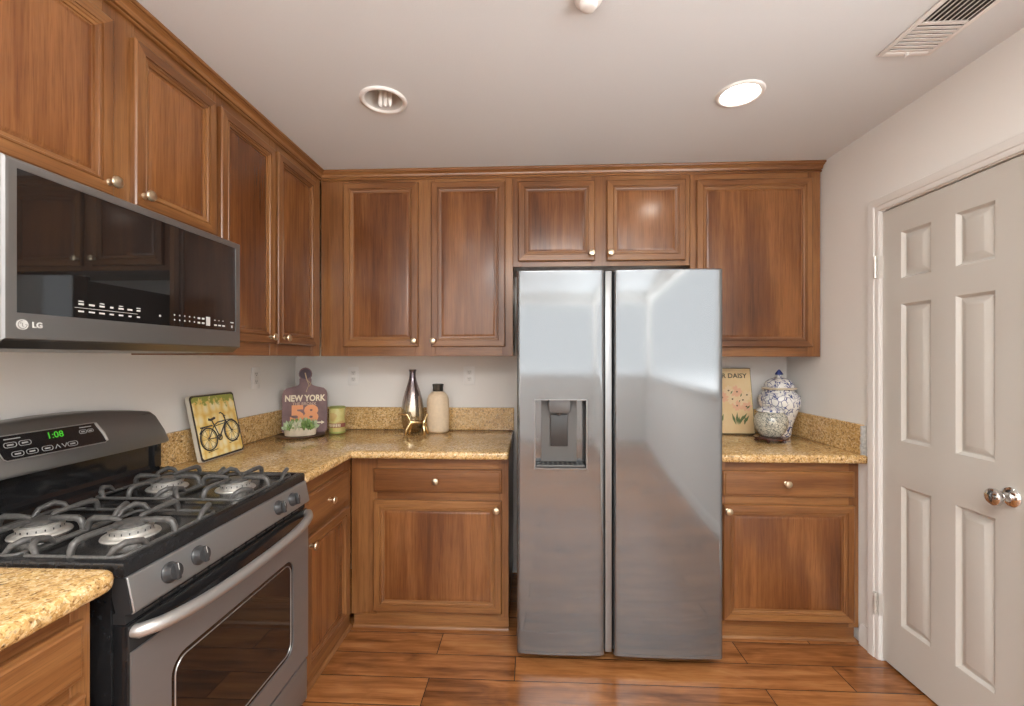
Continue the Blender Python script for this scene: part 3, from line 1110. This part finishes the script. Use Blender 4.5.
HX0, HX1, HZ0, HZ1 = .078, .312, .880, 1.190
ld = fridge_door('freezer_door', .0, .389, .048, 1.768, .007, (HX0, HX1, HZ0, HZ1))
ld['label'] = 'narrow left door with the dispenser recess'
rd = fridge_door('refrigerator_door', .433, FW, .048, 1.768, .007)
rd['label'] = 'wide right door'
g = MB()
g.bbox(.3935, .424, .010, .050, .060, 1.764, .004)
g.build('handle_channel', make_steel('channel_steel', (.30, .305, .31), .3, (2, 60, 400), 0., .7), t)
g = MB()
g.box(.390, .432, .052, .068, .060, 1.764)
g.build('gasket', BLACKM, t)
# dispenser
dsp_in = Mat('dispenser_grey', (.115, .115, .112), .45, .3).m
q = MB()
rx = [(HX0, -.006), (HX0 + .004, .0), (HX0 + .004, .064)]
def recess(b, mat):
    x0, x1, z0, z1 = HX0 + .004, HX1 - .004, HZ0 + .004, HZ1 - .004
    y0, y1 = -.0055, .064
    b.rings(HX0, HX1, HZ0, HZ1, [(0, -.0045), (.001, -.0085), (.004, -.0085), (.005, -.0045), (.006, .064)], mat, mat)
recess(q, 0)
rm = q.build('dispenser_recess', BLACKM, ld, 25)
q = MB()
q.rings(HX0 - .001, HX1 + .001, HZ0 - .001, HZ1 + .001, [(0, -.004), (.0, -.0092), (.004, -.0096), (.0058, -.0092), (.006, -.004)], 0, 0)
q.build('dispenser_frame', make_steel('frame_steel', (.26, .26, .26), .3, (2, 60, 400), 0., .7), ld, 25)
q = MB()
q.box(HX0 + .032, HX1 - .040, .052, .063, HZ0 + .02, HZ1 - .008)
q.build('dispenser_back', dsp_in, ld)
q = MB()
cxd = (HX0 + HX1) / 2 - .004
q.prism(rrect(cxd - .048, cxd + .048, HZ1 - .062, HZ1 - .002, .014, 4), .006, .051, 'y', bevel=.003, seg=2)
q.tube([(cxd, .028, HZ1 - .076), (cxd, .028, HZ1 - .060)], [.007, .012], 14)
q.build('nozzle', plain('nozzle_grey', (.13, .13, .13), .4, metal=.4), ld)
q = MB()
q.bbox(cxd - .040, cxd + .040, .040, .0515, HZ0 + .092, HZ1 - .072, .004)
q.build('paddle', plain('paddle_grey', (.05, .05, .05), .35, metal=.3), ld)
q = MB()
q.bbox(HX0 + .008, HX1 - .008, -.001, .062, HZ0 + .006, HZ0 + .016, .003)
for i in range(9):
    x = HX0 + .024 + i * .022
    q.box(x, x + .012, .006, .055, HZ0 + .0162, HZ0 + .0172, 1)
q.build('drip_tray', [dsp_in, BLACKM], ld)


# ================================================================== CEILING FIXTURES
lamp_on = emitter('lamp_diffuser_warm', (1., .93, .82), LAMP_GLOW)
def can_light(label, loc, lit=True):
    t = thing('recessed_light', label, 'ceiling light', loc, 0, 'recessed ceiling lights' if lit else None)
    b = MB()
    b.lathe([(.070, -.0005), (.073, -.006), (.080, -.0085), (.089, -.006), (.092, -.0005)], 40, cap=False)
    b.build('trim_ring', WHITEP, t, 60)
    if lit:
        b = MB()
        b.lathe([(0, -.0062), (.03, -.0058), (.06, -.0045), (.0695, -.002)], 40)
        b.build('diffuser', lamp_on, t, 60)
    return t
CAN = 'white recessed ceiling light glowing warm'
can_light('lit round recessed ceiling light above the counter right of the refrigerator', (.840, 1.800, ZC))
can_light('lit round recessed ceiling light overhead at the camera, left side', (-.590, .760, ZC))
can_light('lit round recessed ceiling light overhead at the camera, right side', (.840, .760, ZC))
# added fill light: unseen glowing panel on the ceiling behind the camera
t = thing('fill_panel', 'large square glowing fill panel added on the ceiling behind the camera', 'ceiling light', (.25, -.35, ZC))
b = MB()
b = MB()
for (x0, x1, y0, y1) in ((-.66, .66, -.56, -.52), (-.66, .66, .52, .56), (-.66, -.62, -.52, .52), (.62, .66, -.52, .52)):
    b.box(x0, x1, y0, y1, -.06, -.0005)
b.build('frame', WHITEP, t)
b = MB()
b.box(-.619, .619, -.519, .519, -.052, -.046)
b.build('diffuser', emitter('fill_panel_glow', (1., .985, .955), PANEL_GLOW), t)
# unlit eyeball can with compact bulb: a domed recess hanging in the ceiling ring
t = thing('recessed_light', 'unlit round recessed ceiling light with a bare compact bulb', 'ceiling light', (-.612, 1.778, ZC))
b = MB()
b.lathe([(.076, -.0005), (.079, -.007), (.085, -.0095), (.093, -.007), (.096, -.0005)], 40, cap=False)
b.build('trim_ring', WHITEP, t, 60)
b = MB()
b.lathe([(.0762, -.001), (.072, .030), (.062, .062), (.045, .085), (.02, .096), (0, .098)], 36, cap=False)
b.build('reflector', plain('reflector_white', (.62, .60, .57), .35), t, 60)
b = MB()
for dx in (-.017, .003, .023):
    b.tube([(dx, .012, .085), (dx, .012, .045), (dx, .012, -.012), (dx, .012, -.020)], [.0085, .0085, .0085, .004], 12)
b.build('bulb', plain('bulb_white', (.82, .80, .76), .3), t, 60)
# smoke detector
t = thing('smoke_detector', 'small round white detector on the ceiling near the top edge', 'smoke detector', (.168, 1.300, ZC))
b = MB()
b.lathe([(0, -.034), (.014, -.0335), (.022, -.031), (.0255, -.026), (.0265, -.018), (.030, -.016), (.037, -.013), (.041, -.007), (.041, -.0005)], 32)
b.build('housing', WHITEP, t, 50)
# air vent
t = thing('air_vent', 'white rectangular ceiling register with slats in the upper right corner', 'air vent', (1.305, 1.400, ZC))
b = MB()
VX, VY = .090, .195
b.bbox(-VX, -VX + .018, -VY, VY, -.006, -.0005, .002)
b.bbox(VX - .018, VX, -VY, VY, -.006, -.0005, .002)
b.bbox(-VX + .018, VX - .018, VY - .020, VY, -.006, -.0005, .002)
b.bbox(-VX + .018, VX - .018, -VY, -VY + .02, -.006, -.0005, .002)
b.bbox(-VX + .018, VX - .018, .036, .050, -.006, -.0005, .002)
b.build('frame', WHITEP, t)
for i in range(8):
    x = -.060 + i * .0172
    s_ = MB()
    s_.box(-.0095, .0095, -.173, .034, -.0007, .0007, 0, at(x, 0, -.0048) @ Matrix.Rotation(radians(-32), 4, 'Y'))
    s_.build('slat', WHITEP, t)
for i in range(7):
    y = .062 + i * .0175
    s_ = MB()
    s_.box(-VX + .019, VX - .019, -.0078, .0078, -.0007, .0007, 0, at(0, y, -.0052) @ Matrix.Rotation(radians(10), 4, 'X'))
    s_.build('slat', WHITEP, t)
b = MB()
b.box(-VX + .004, VX - .004, -VY + .004, VY - .004, -.0009, -.0004)
b.build('duct_backing', plain('duct_dark', (.05, .042, .036), .8), t)
b = MB()
b.bbox(-.004, .004, .172, .186, -.016, -.006, .002)
b.build('lever', WHITEP, t)

# ================================================================== OUTLETS
def outlet(label, loc, rotz, decora=False):
    t = thing('wall_outlet', label, 'outlet', loc, rotz, None)
    b = MB()
    b.bbox(-.036, .036, -.006, -.0005, -.059, .059, .0025, 2)
    p = b.build('cover_plate', WHITEP, t)
    rm_ = plain('receptacle_white', (.76, .75, .72), .4)
    if decora:
        MB().bbox(-.017, .017, -.0085, -.0062, -.034, .034, .001, 1).build('receptacle', rm_, t)
    for z in (-.021, .021):
        pr = t
        if not decora:
            pr = MB().prism(rrect(-.017, .017, z - .0145, z + .0145, .008, 4), -.0075, -.0062, 'y').build('receptacle', rm_, t)
        y0 = -.0092 if decora else -.0082
        h = MB()
        for x in (-.006, .006):
            h.box(x - .0011, x + .0011, y0, y0 + .0006, z - .001, z + .0075)
        h.tube([(0, y0, z - .007), (0, y0 + .0006, z - .007)], .0024, 8)
        h.build('slot', BLACKM, pr)
    return t
outlet('white wall outlet on the left wall under the corner cabinet', (XL, 2.372, 1.262), pi / 2, True)
outlet('white wall outlet on the back wall between the can and the tall vase', (-1.158, YB, 1.256), 0)
outlet('white wall outlet on the back wall right of the cream bottle', (-.401, YB, 1.260), 0)

# ================================================================== COUNTER DECOR
ZT = CT + .0008
# --- bicycle plaque leaning on the left splash (local x along +Y, front faces +X)
lean = math.atan2(.060, .285)
t = thing('bicycle_plaque', 'yellow wooden picture of a black bicycle leaning on the left backsplash', 'picture', (-1.4370, 1.836, ZT + .0005),
          rot=(0, 0, pi / 2))
PM = Matrix.Rotation(-lean, 4, 'X')           # lean back (+y)
PW, PH = .285, .298
def paint():
    M = Mat('plaque_painting', rough=.45)
    co = M.coords((1, 1, 1), rnd=False)
    mp = M.n('ShaderNodeMapping', {'Vector': co, 'Scale': (25, .3, 18), 'Rotation': (0, 0, 0)})
    v = M.n('ShaderNodeTexVoronoi', {'Vector': mp, 'Scale': 1.0, 'Randomness': .35})
    r = M.ramp((v, 'Distance'), [(.15, (.95, .90, .70)), (.40, (.92, .74, .34)), (.62, (.80, .50, .10))])
    nz = M.noise(co, 22, 4.)
    r2 = M.ramp(nz, [(.35, (.70, .42, .07)), (.55, (.92, .74, .28)), (.7, (.97, .90, .62))])
    m = M.mix(.35, r, r2)
    # green foliage strip at the top
    sep = M.n('ShaderNodeSeparateXYZ', {'Vector': co})
    nf = M.noise(co, 48, 5.)
    hh = M.n('ShaderNodeMath', {0: (sep, 'Z'), 1: 7.0, 2: -1.62}, operation='MULTIPLY_ADD')
    ad = M.n('ShaderNodeMath', {0: hh, 1: nf}, operation='ADD')
    fm = M.ramp(ad, [(.62, (0, 0, 0)), (.72, (1, 1, 1))])
    m2 = M.mix(fm, m, (.33, .36, .07))
    M.color(m2)
    return M.m
b = MB()
b.prism(rrect(0, PW, 0, PH, .016, 4), 0, .016, 'y', 0, PM)
pl = b.build('board', plain('plaque_edge_cream', (.62, .56, .46), .6), t)
b = MB()
bd = rrect(.002, PW - .002, .002, PH - .002, .015, 4)
b.prism(bd, -.0012, -.0002, 'y', 0, PM)
b.build('dark_border', plain('plaque_border', (.045, .033, .025), .6), t)
b = MB()
rr = random.Random(2)
ins = rrect(.010, PW - .010, .010, PH - .010, .014, 5)
b.prism([(x + rr.uniform(-.0015, .0015), z + rr.uniform(-.0015, .0015)) for x, z in ins], -.0022, -.0014, 'y', 0, PM)
b.build('painting', paint(), t)
INK = plain('bicycle_ink', (.035, .032, .035), .5)
bk = MB()
def pl3(pts, r, closed=False):
    q = [(x, -.0028, z) for x, z in pts]
    bk.tube(q, r, 6, M=PM, cap=not closed, flat=1.0)
def circ(cx, cz, r, n=28):
    return [(cx + r * cos(2 * pi * i / n), cz + r * sin(2 * pi * i / n)) for i in range(n + 1)]
wA, wB, wr = (.068, .094), (.222, .110), .050
for c in (wA, wB):
    pl3(circ(*c, wr), .0034, True)
    pl3(circ(*c, wr - .008), .0010, True)
    for i in range(10):
        a = 2 * pi * i / 10
        pl3([(c[0] + .006 * cos(a), c[1] + .006 * sin(a)), (c[0] + (wr - .004) * cos(a), c[1] + (wr - .004) * sin(a))], .0006)
    pl3(circ(c[0], c[1], .006, 12), .0014, True)
bb = (.136, .092)
seat_, head = (.108, .160), (.192, .166)
pl3([wA, bb], .0022)
pl3([wA, (.113, .150)], .0020)
pl3([bb, (.105, .176)], .0026)
pl3([(.113, .150), (.140, .162), (.170, .163), head], .0030)
pl3([bb, (.160, .122), (.184, .150), head], .0030)
pl3([(.113, .146), (.150, .150), (.186, .153)], .0020)
pl3([(.185, .184), head, (.204, .138), wB], .0026)
pl3([(.190, .176), (.182, .196), (.170, .204), (.160, .202)], .0028)
pl3([(.186, .190), (.196, .186)], .0022)
pl3([(.086, .182), (.100, .178), (.124, .184)], .0058)
pl3(circ(bb[0], bb[1], .013, 16), .0028, True)
pl3([(.128, .080), (.146, .104)], .0030)
pl3([(.020, .124), (.040, .146), (.070, .152), (.104, .150)], .0022)
pl3([(.030, .150), (.100, .152)], .0032)
pl3([(.200, .166), (.236, .164), (.262, .146)], .0022)
pl3([(.050, .036), (.110, .042)], .0016)
pl3([(.190, .054), (.250, .060)], .0016)
bk.build('bicycle', INK, t)

# --- round dark wood slice
t = tag(MB().lathe([(.126, 0), (.134, .003), (.135, .008), (.131, .011), (0, .0112)], 40).build('round_trivet', wood('trivet_wood', 'x', (.03, .012, .006), (.07, .03, .014), (.12, .055, .025), .5), None, 40, (-1.365, 2.520, ZT)),
        'dark round wooden board lying under the succulent pot', 'trivet')
# --- cutting board sign
t = thing('cutting_board', 'purple brown cutting board sign with cream and orange lettering', 'sign', (-1.362, 2.560, ZT + .0118), radians(22))
LM = Matrix.Rotation(-radians(7), 4, 'X') @ Matrix.Diagonal((.97, 1, 1.13, 1))
hw = .128
out = [(-hw + .012, 0), (hw - .012, 0), (hw, .012), (hw, .205), (hw - .006, .222), (hw - .022, .236), (.058, .246), (.040, .252), (.034, .262), (.034, .285)]
hc, hr = .312, .038
for i in range(13):
    a = radians(-40) + radians(260) * i / 12
    out.append((hr * cos(a), hc + hr * .92 * sin(a)))
out += [(-.034, .285), (-.034, .262), (-.040, .252), (-.058, .246), (-hw + .022, .236), (-hw + .006, .222), (-hw, .205), (-hw, .012)]
b = MB()
PURP = plain('board_purple', (.195, .110, .110), .55, var=.25, scale=14)
b.prism(out, 0, .014, 'y', 0, LM)
bo = b.build('board', PURP, t, 40)
b = MB()
b.prism([(.033 * cos(2 * pi * i / 24), hc + .028 * sin(2 * pi * i / 24)) for i in range(24)], -.0012, -.0002, 'y', 0, LM)
b.build('handle_spot', plain('board_dark_purple', (.055, .03, .045), .5), t)
CREAM = plain('cream_lettering', (.80, .70, .52), .6)
ORANGE = plain('salmon_lettering', (.80, .34, .15), .6)
text('NEW YORK', .046, CREAM, t, 'lettering', LM @ at(0, -.0006, .180) @ FRONT, .0005, bold=.0016, sx=.94)
text('THE BRONX', .022, plain('brown_lettering', (.58, .40, .30), .6), t, 'lettering', LM @ at(-.004, -.0006, .151) @ FRONT, .0005, bold=.0004, sx=1.1)
text('58', .118, ORANGE, t, 'lettering', LM @ at(-.004, -.0006, .094) @ FRONT, .0005, bold=.0065, sx=1.32)
b = MB()
b.prism([(.070, .046), (.094, .046), (.094, .040), (.114, .050), (.094, .060), (.094, .054), (.070, .054)], -.0012, -.0002, 'y', 0, LM)
b.build('arrow_mark', CREAM, t)
st = MB()
st.tube([(-.003, -.004, .318), (.004, -.006, .292), (.014, -.006, .268), (.022, -.005, .252), (.012, -.005, .232), (.006, -.004, .214)], .0017, 6, M=LM)
st.tube([(.000, -.004, .318), (.010, -.007, .280), (.032, -.006, .258), (.024, -.005, .244)], .0015, 6, M=LM)
so = st.build('string', plain('jute_string', (.62, .48, .30), .8), t)
# --- succulent pot
t = thing('succulent_pot', 'small oval cream planter of green succulents on the dark round board', 'plant', (-1.338, 2.468, ZT + .0118), radians(18))
b = MB()
b.lathe([(.078, 0), (.083, .003), (.087, .044), (.086, .047), (.082, .047), (.080, .040), (0, .039)], 32, 0, None, 1., .52)
b.build('planter', plain('planter_cream', (.66, .56, .42), .6, var=.08), t, 40)
rr = random.Random(11)
GREENS = [plain('succulent_green', (.22, .33, .10), .5, var=.3), plain('succulent_grey_green', (.42, .50, .30), .5, var=.3), plain('succulent_pale_tip', (.58, .58, .40), .5, var=.3)]
for (px, py, sc_, gm_) in ((-.060, -.010, .9, 1), (-.030, .012, 1.05, 0), (-.014, -.022, .9, 2), (.014, .010, 1.15, 1), (.034, -.016, 1.05, 0), (.060, .006, .95, 1), (-.046, -.024, .7, 0), (.052, -.026, .7, 0)):
    b = MB()
    for ring, (cnt, tilt, ln_) in enumerate(((7, 68, .027), (7, 42, .030), (5, 18, .032))):
        for q_ in range(cnt):
            a = 2 * pi * (q_ + .5 * (ring % 2)) / cnt + rr.uniform(-.1, .1)
            M = at(px, py, .040) @ Matrix.Scale(1.45, 4) @ Matrix.Rotation(a, 4, 'Z') @ Matrix.Rotation(radians(tilt + rr.uniform(-6, 6)), 4, 'Y')
            L_ = ln_ * sc_
            b.tube([(0, 0, 0), (.002, 0, L_ * .4), (.001, 0, L_ * .8), (0, 0, L_ * 1.2)], [.004 * sc_, .0085 * sc_, .0078 * sc_, .0008], 7, 0, True, M, .5)
    b.build('succulent', GREENS[gm_], t, 60)
# --- tin can
t = thing('tin_can', 'yellow green tin can with a printed label beside the cutting board', 'can', (-1.192, 2.625, ZT))
b = MB()
b.lathe([(.046, 0), (.0485, .003), (.0485, .010), (.047, .012)], 36)
b.lathe([(.047, .152), (.0485, .154), (.0485, .160), (.045, .162), (.043, .158), (0, .157)], 36)
b.build('rim', plain('can_rim_green', (.36, .40, .12), .35, metal=.3), t, 40)
def can_mat():
    M = Mat('can_label', rough=.4)
    co = M.coords((1, 1, 1), rnd=False)
    v = M.n('ShaderNodeTexVoronoi', {'Vector': co, 'Scale': 26.0})
    return M, M.ramp((v, 'Color'), [(0, (.62, .50, .16)), (.35, (.58, .55, .22)), (.6, (.52, .30, .12)), (.75, (.34, .42, .10)), (.92, (.68, .60, .34))], 'CONSTANT')
M, r_ = can_mat()
nz = M.noise(M.coords((1, 1, 1)), 40, 3.)
M.color(M.mix(.5, r_, M.ramp(nz, [(.3, (.50, .42, .12)), (.7, (.66, .58, .26))])))
b = MB()
b.lathe([(.0465, .012), (.0468, .0125), (.0468, .1515), (.0465, .152)], 36)
b.build('wall', M.m, t, 40)
b = MB()
b.lathe([(.0472, .038), (.0474, .039), (.0474, .062), (.0472, .063)], 36)
b.build('label_band', plain('can_band_maroon', (.30, .10, .08), .4), t, 40)
b = MB()
for i in range(9):
    a = -pi / 2 - .85 + i * .2
    b.box(.0472, .0482, -.003, .003, .042 + (i % 2) * .002, .059, 0, Matrix.Rotation(a, 4, 'Z'))
b.build('label_letters', plain('can_cream', (.76, .68, .48), .5), t)
# --- tall bronze vase
def vase_mat():
    M = Mat('mercury_glass', rough=.16, metal=.85)
    co = M.coords((1, 1, 1), rnd=False)
    sep = M.n('ShaderNodeSeparateXYZ', {'Vector': co})
    st_ = M.noise(M.n('ShaderNodeMapping', {'Vector': co, 'Scale': (30, 30, 4)}), 1., 4.)
    z = M.n('ShaderNodeMath', {0: (sep, 'Z'), 1: 2.6}, operation='MULTIPLY')
    f_ = M.n('ShaderNodeMath', {0: st_, 1: .35, 2: z}, operation='MULTIPLY_ADD')
    M.color(M.ramp(f_, [(.18, (.34, .26, .15)), (.5, (.66, .58, .42)), (.72, (.52, .44, .40)), (.95, (.27, .22, .235)), (1., (.20, .165, .18))]))
    return M.m
b = MB()
b.lathe([(.036, 0), (.044, .004), (.058, .030), (.067, .065), (.0705, .105), (.068, .150), (.060, .200), (.047, .250), (.033, .290), (.026, .312), (.0215, .332), (.0195, .352), (.0200, .372), (.0230, .383), (.0240, .386), (.0220, .387), (.0175, .380), (.0160, .350)], 40)
tag(b.build('tall_vase', vase_mat(), None, 60, (-.742, 2.690, ZT)), 'tall smoky bronze bottle vase with a narrow neck', 'vase')
# --- cream bottle
t = thing('ceramic_bottle', 'cream ceramic bottle with a dark square neck', 'vase', (-.582, 2.690, ZT))
b = MB()
b.lathe([(.058, 0), (.066, .005), (.069, .02), (.069, .185), (.067, .205), (.060, .226), (.046, .243), (.032, .250), (.030, .252)], 40, 0, None, 1., .75)
b.build('bottle', plain('bottle_cream', (.80, .64, .45), .45, var=.06, scale=60), t, 60)
b = MB()
b.lathe([(.0305, .2522), (.032, .256), (.0315, .278), (.034, .288), (.035, .297), (.030, .298), (.026, .290)], 28, 0, None, 1., .85)
b.build('neck', plain('neck_charcoal', (.055, .052, .045), .35, metal=.3, var=.4, scale=60), t, 60)
# --- gold animal figurine (one skinned body)
def skin_body(name, chains, mat, loc, rotz, sub=2):
    vs, es, rs = [], [], []
    idx = {}
    for ch in chains:
        prev = None
        for key, p, r in ch:
            if key not in idx:
                idx[key] = len(vs)
                vs.append(p)
                rs.append(r)
            if prev is not None:
                es.append((prev, idx[key]))
            prev = idx[key]
    me = bpy.data.meshes.new(name)
    me.from_pydata(vs, es, [])
    o = bpy.data.objects.new(name, me)
    C.objects.link(o)
    md = o.modifiers.new('skin', 'SKIN')
    for i, d_ in enumerate(me.skin_vertices[0].data):
        rr_ = rs[i] if isinstance(rs[i], tuple) else (rs[i], rs[i])
        d_.radius = rr_
        d_.use_root = (i == 0)
    ss = o.modifiers.new('sub', 'SUBSURF')
    ss.levels = ss.render_levels = sub
    bpy.context.view_layer.update()
    nm_ = bpy.data.meshes.new_from_object(o.evaluated_get(bpy.context.evaluated_depsgraph_get()))
    nm_.name = name
    o.modifiers.clear()
    o.data = nm_
    nm_.materials.clear()
    nm_.materials.append(mat)
    nm_.polygons.foreach_set('use_smooth', [True] * len(nm_.polygons))
    o.location = loc
    o.rotation_euler = (0, 0, rotz)
    return o
GOLD = plain('polished_gold', (.78, .58, .30), .2, metal=1.)
ch = [[('a', (.0, 0, .070), .0090), ('b', (.040, 0, .070), .0085), ('c', (.068, 0, .072), .0085), ('t', (.078, 0, .092), .0055), ('t2', (.088, 0, .118), .0035)],
      [('a', (0, 0, 0), 0), ('n', (-.012, 0, .092), .0080), ('h', (-.022, 0, .112), .0078), ('s', (-.044, 0, .113), .0062), ('s2', (-.072, 0, .112), .0050)],
      [('a', 0, 0), ('f1', (-.012, -.014, .048), .0075), ('f2', (-.022, -.018, .024), .0078), ('f3', (-.026, -.018, .003), .0038)],
      [('a', 0, 0), ('g1', (-.006, .014, .048), .0075), ('g2', (-.012, .018, .024), .0078), ('g3', (-.014, .018, .003), .0038)],
      [('c', 0, 0), ('r1', (.070, -.014, .052), .0095), ('r2', (.076, -.018, .026), .0100), ('r3', (.078, -.018, .003), .0038)],
      [('c', 0, 0), ('q1', (.074, .014, .052), .0090), ('q2', (.084, .018, .026), .0090), ('q3', (.086, .018, .003), .0038)]]
fg = skin_body('dog_figurine', ch, GOLD, (-.715, 2.560, ZT - .0005), 0)
fg.data.transform(Matrix.Scale(1.12, 4))
tag(fg, 'small gold dog shaped figurine in front of the tall vase', 'figurine')

# --- daisy print leaning on the back splash
t = thing('daisy_print', 'tan botanical print of pink daisies leaning beside the refrigerator', 'picture', (1.195, 2.688, ZT + .0005))
lean = radians(9.5)
LM = Matrix.Rotation(-lean, 4, 'X')
b = MB()
b.bbox(-.152, .152, 0, .010, 0, .402, .0015, 1, 0, LM)
b.build('board', plain('print_edge_dark', (.10, .09, .07), .5), t)
b = MB()
b.box(-.148, .148, -.0012, -.0003, .004, .398, 0, LM)
Mp = Mat('print_paper', rough=.55)
co = Mp.coords((1, 1, 1), rnd=False)
sep = Mp.n('ShaderNodeSeparateXYZ', {'Vector': co})
nz = Mp.noise(co, 9, 3.)
ff = Mp.n('ShaderNodeMath', {0: nz, 1: .45, 2: .30}, operation='MULTIPLY_ADD')
Mp.color(Mp.ramp(ff, [(.3, (.78, .52, .24)), (.55, (.84, .64, .36)), (.8, (.86, .74, .50))]))
b.build('paper', Mp.m, t)
text('R DAISY', .040, plain('print_ink', (.05, .055, .05), .6), t, 'lettering', LM @ at(.050, -.0016, .352) @ FRONT, .0003, bold=.0006, sx=1.05)
rr = random.Random(4)
PINK = [plain('petal_pink', (.84, .50, .32), .6), plain('petal_cream', (.86, .66, .42), .6)]
DARKC = plain('seed_dark', (.11, .06, .035), .6)
LEAF = plain('leaf_green', (.14, .19, .075), .6)
def petal(b, cx, cz, a, l, w_):
    p = [(0, 0), (l * .4, w_), (l * .8, w_ * .9), (l, 0), (l * .8, -w_ * .9), (l * .4, -w_)]
    b.prism([(cx + x * cos(a) - z * sin(a), cz + x * sin(a) + z * cos(a)) for x, z in p], -.0020 - rr.uniform(0, .0008), -.0014, 'y', 0, LM)
for (cx, cz, sz, mi) in ((.060, .255, .040, 0), (.092, .205, .038, 1), (.030, .210, .040, 1), (.110, .165, .036, 0), (.055, .170, .036, 0), (.010, .262, .034, 1), (.118, .236, .030, 1), (-.03, .22, .038, 0), (-.08, .24, .04, 1), (-.07, .18, .036, 0)):
    b = MB()
    for q_ in range(9):
        petal(b, cx, cz, 2 * pi * q_ / 9 + rr.random() * .3, sz * rr.uniform(.8, 1.1), sz * .2)
    fo = b.build('flower', PINK[mi], t)
    b = MB()
    b.prism([(cx + .006 * cos(i), cz + .005 * sin(i)) for i in range(6)], -.0032, -.0029, 'y', 0, LM)
    b.build('flower_center', DARKC, fo)
b = MB()
for (x0, z0, x1, z1) in ((.040, .055, .020, .125), (.045, .055, .052, .130), (.060, .055, .085, .112), (.055, .055, .062, .105), (.085, .060, .122, .112), (.09, .055, .10, .10), (.070, .075, .110, .125), (.108, .150, .132, .172), (.078, .222, .088, .246), (.020, .24, .034, .262), (.066, .190, .076, .206), (-.04, .06, -.06, .13), (-.05, .06, -.03, .12)):
    dx, dz = x1 - x0, z1 - z0
    L_ = math.hypot(dx, dz)
    nx_, nz_ = -dz / L_, dx / L_
    w_ = min(.0075, L_ * .16)
    b.prism([(x0, z0), (x0 + dx * .5 - nx_ * w_, z0 + dz * .5 - nz_ * w_), (x1, z1), (x0 + dx * .5 + nx_ * w_, z0 + dz * .5 + nz_ * w_)], -.0036, -.0033, 'y', 0, LM)
b.build('leaf', LEAF, t)

# --- blue and white jars
def porcelain(name, base, ink, scale, thr, rough=.2):
    M = Mat(name, rough=rough, coat=.4, coat_rough=.05)
    co = M.coords((1, 1, 1), rnd=False)
    v = M.n('ShaderNodeTexVoronoi', {'Vector': co, 'Scale': scale}, feature='DISTANCE_TO_EDGE')
    n1 = M.noise(co, scale * .75, 3., .6, 1.6)
    n2 = M.noise(co, scale * .28, 2.)
    a = M.ramp(n1, [(thr - .015, base), (thr + .015, ink), (thr + .085, ink), (thr + .105, base)])
    c = M.ramp((v, 'Distance'), [(.03, ink), (.07, base)])
    g_ = M.ramp(n2, [(.45, (0, 0, 0)), (.55, (1, 1, 1))])
    M.color(M.mix(g_, a, c))
    return M.m
PB = porcelain('porcelain_blue', (.84, .83, .79), (.055, .080, .24), 34, .52)
PG = porcelain('porcelain_grey', (.60, .58, .48), (.10, .12, .13), 70, .50)
PCREAM = plain('porcelain_rim', (.74, .64, .48), .25, coat=.4)
t = thing('ginger_jar', 'large blue and white lidded ginger jar in the right corner', 'jar', (1.466, 2.655, ZT))
b = MB()
b.lathe([(.060, 0), (.062, .004), (.064, .030), (.070, .065), (.084, .110), (.101, .155), (.111, .190), (.113, .212), (.108, .236), (.092, .254), (.078, .262), (.077, .272), (.072, .272)], 44)
b.build('jar', PB, t, 60)
b = MB()
b.lathe([(.076, .2725), (.090, .274), (.093, .279), (.090, .283), (.084, .286)], 44)
b.build('lid_rim', PCREAM, t, 60)
b = MB()
b.lathe([(.080, .2865), (.078, .300), (.070, .318), (.052, .333), (.030, .341), (.014, .344), (.011, .352), (.013, .357)], 44)
b.build('lid', PB, t, 60)
b = MB()
b.lathe([(.013, .3575), (.022, .361), (.021, .366), (.012, .380), (.003, .391), (0, .392)], 24)
b.build('finial', plain('cobalt_blue', (.06, .08, .24), .25, coat=.4), t, 50)
t = thing('round_jar', 'small grey green round jar on a dark stand in front of the ginger jar', 'jar', (1.318, 2.468, ZT))
b = MB()
b.lathe([(.046, .030), (.052, .033), (.070, .056), (.082, .086), (.085, .112), (.080, .138), (.068, .155), (.060, .160), (.060, .163)], 40)
b.build('jar', PG, t, 60)
b = MB()
b.lathe([(.064, .1632), (.071, .166), (.071, .171), (.066, .174), (.050, .186), (.028, .193), (0, .195)], 40)
b.build('lid', PB, t, 60)
b = MB()
b.lathe([(.064, .012), (.078, .014), (.084, .018), (.084, .023), (.076, .026), (.056, .029), (0, .029)], 40)
for i in range(5):
    a = 2 * pi * i / 5 + .3
    b.tube([(.060 * cos(a), .060 * sin(a), .014), (.070 * cos(a), .070 * sin(a), .007), (.078 * cos(a), .078 * sin(a), .0005)], [.010, .008, .006], 8)
b.build('stand', plain('rosewood', (.075, .022, .014), .25, coat=.5, var=.3), t, 50)
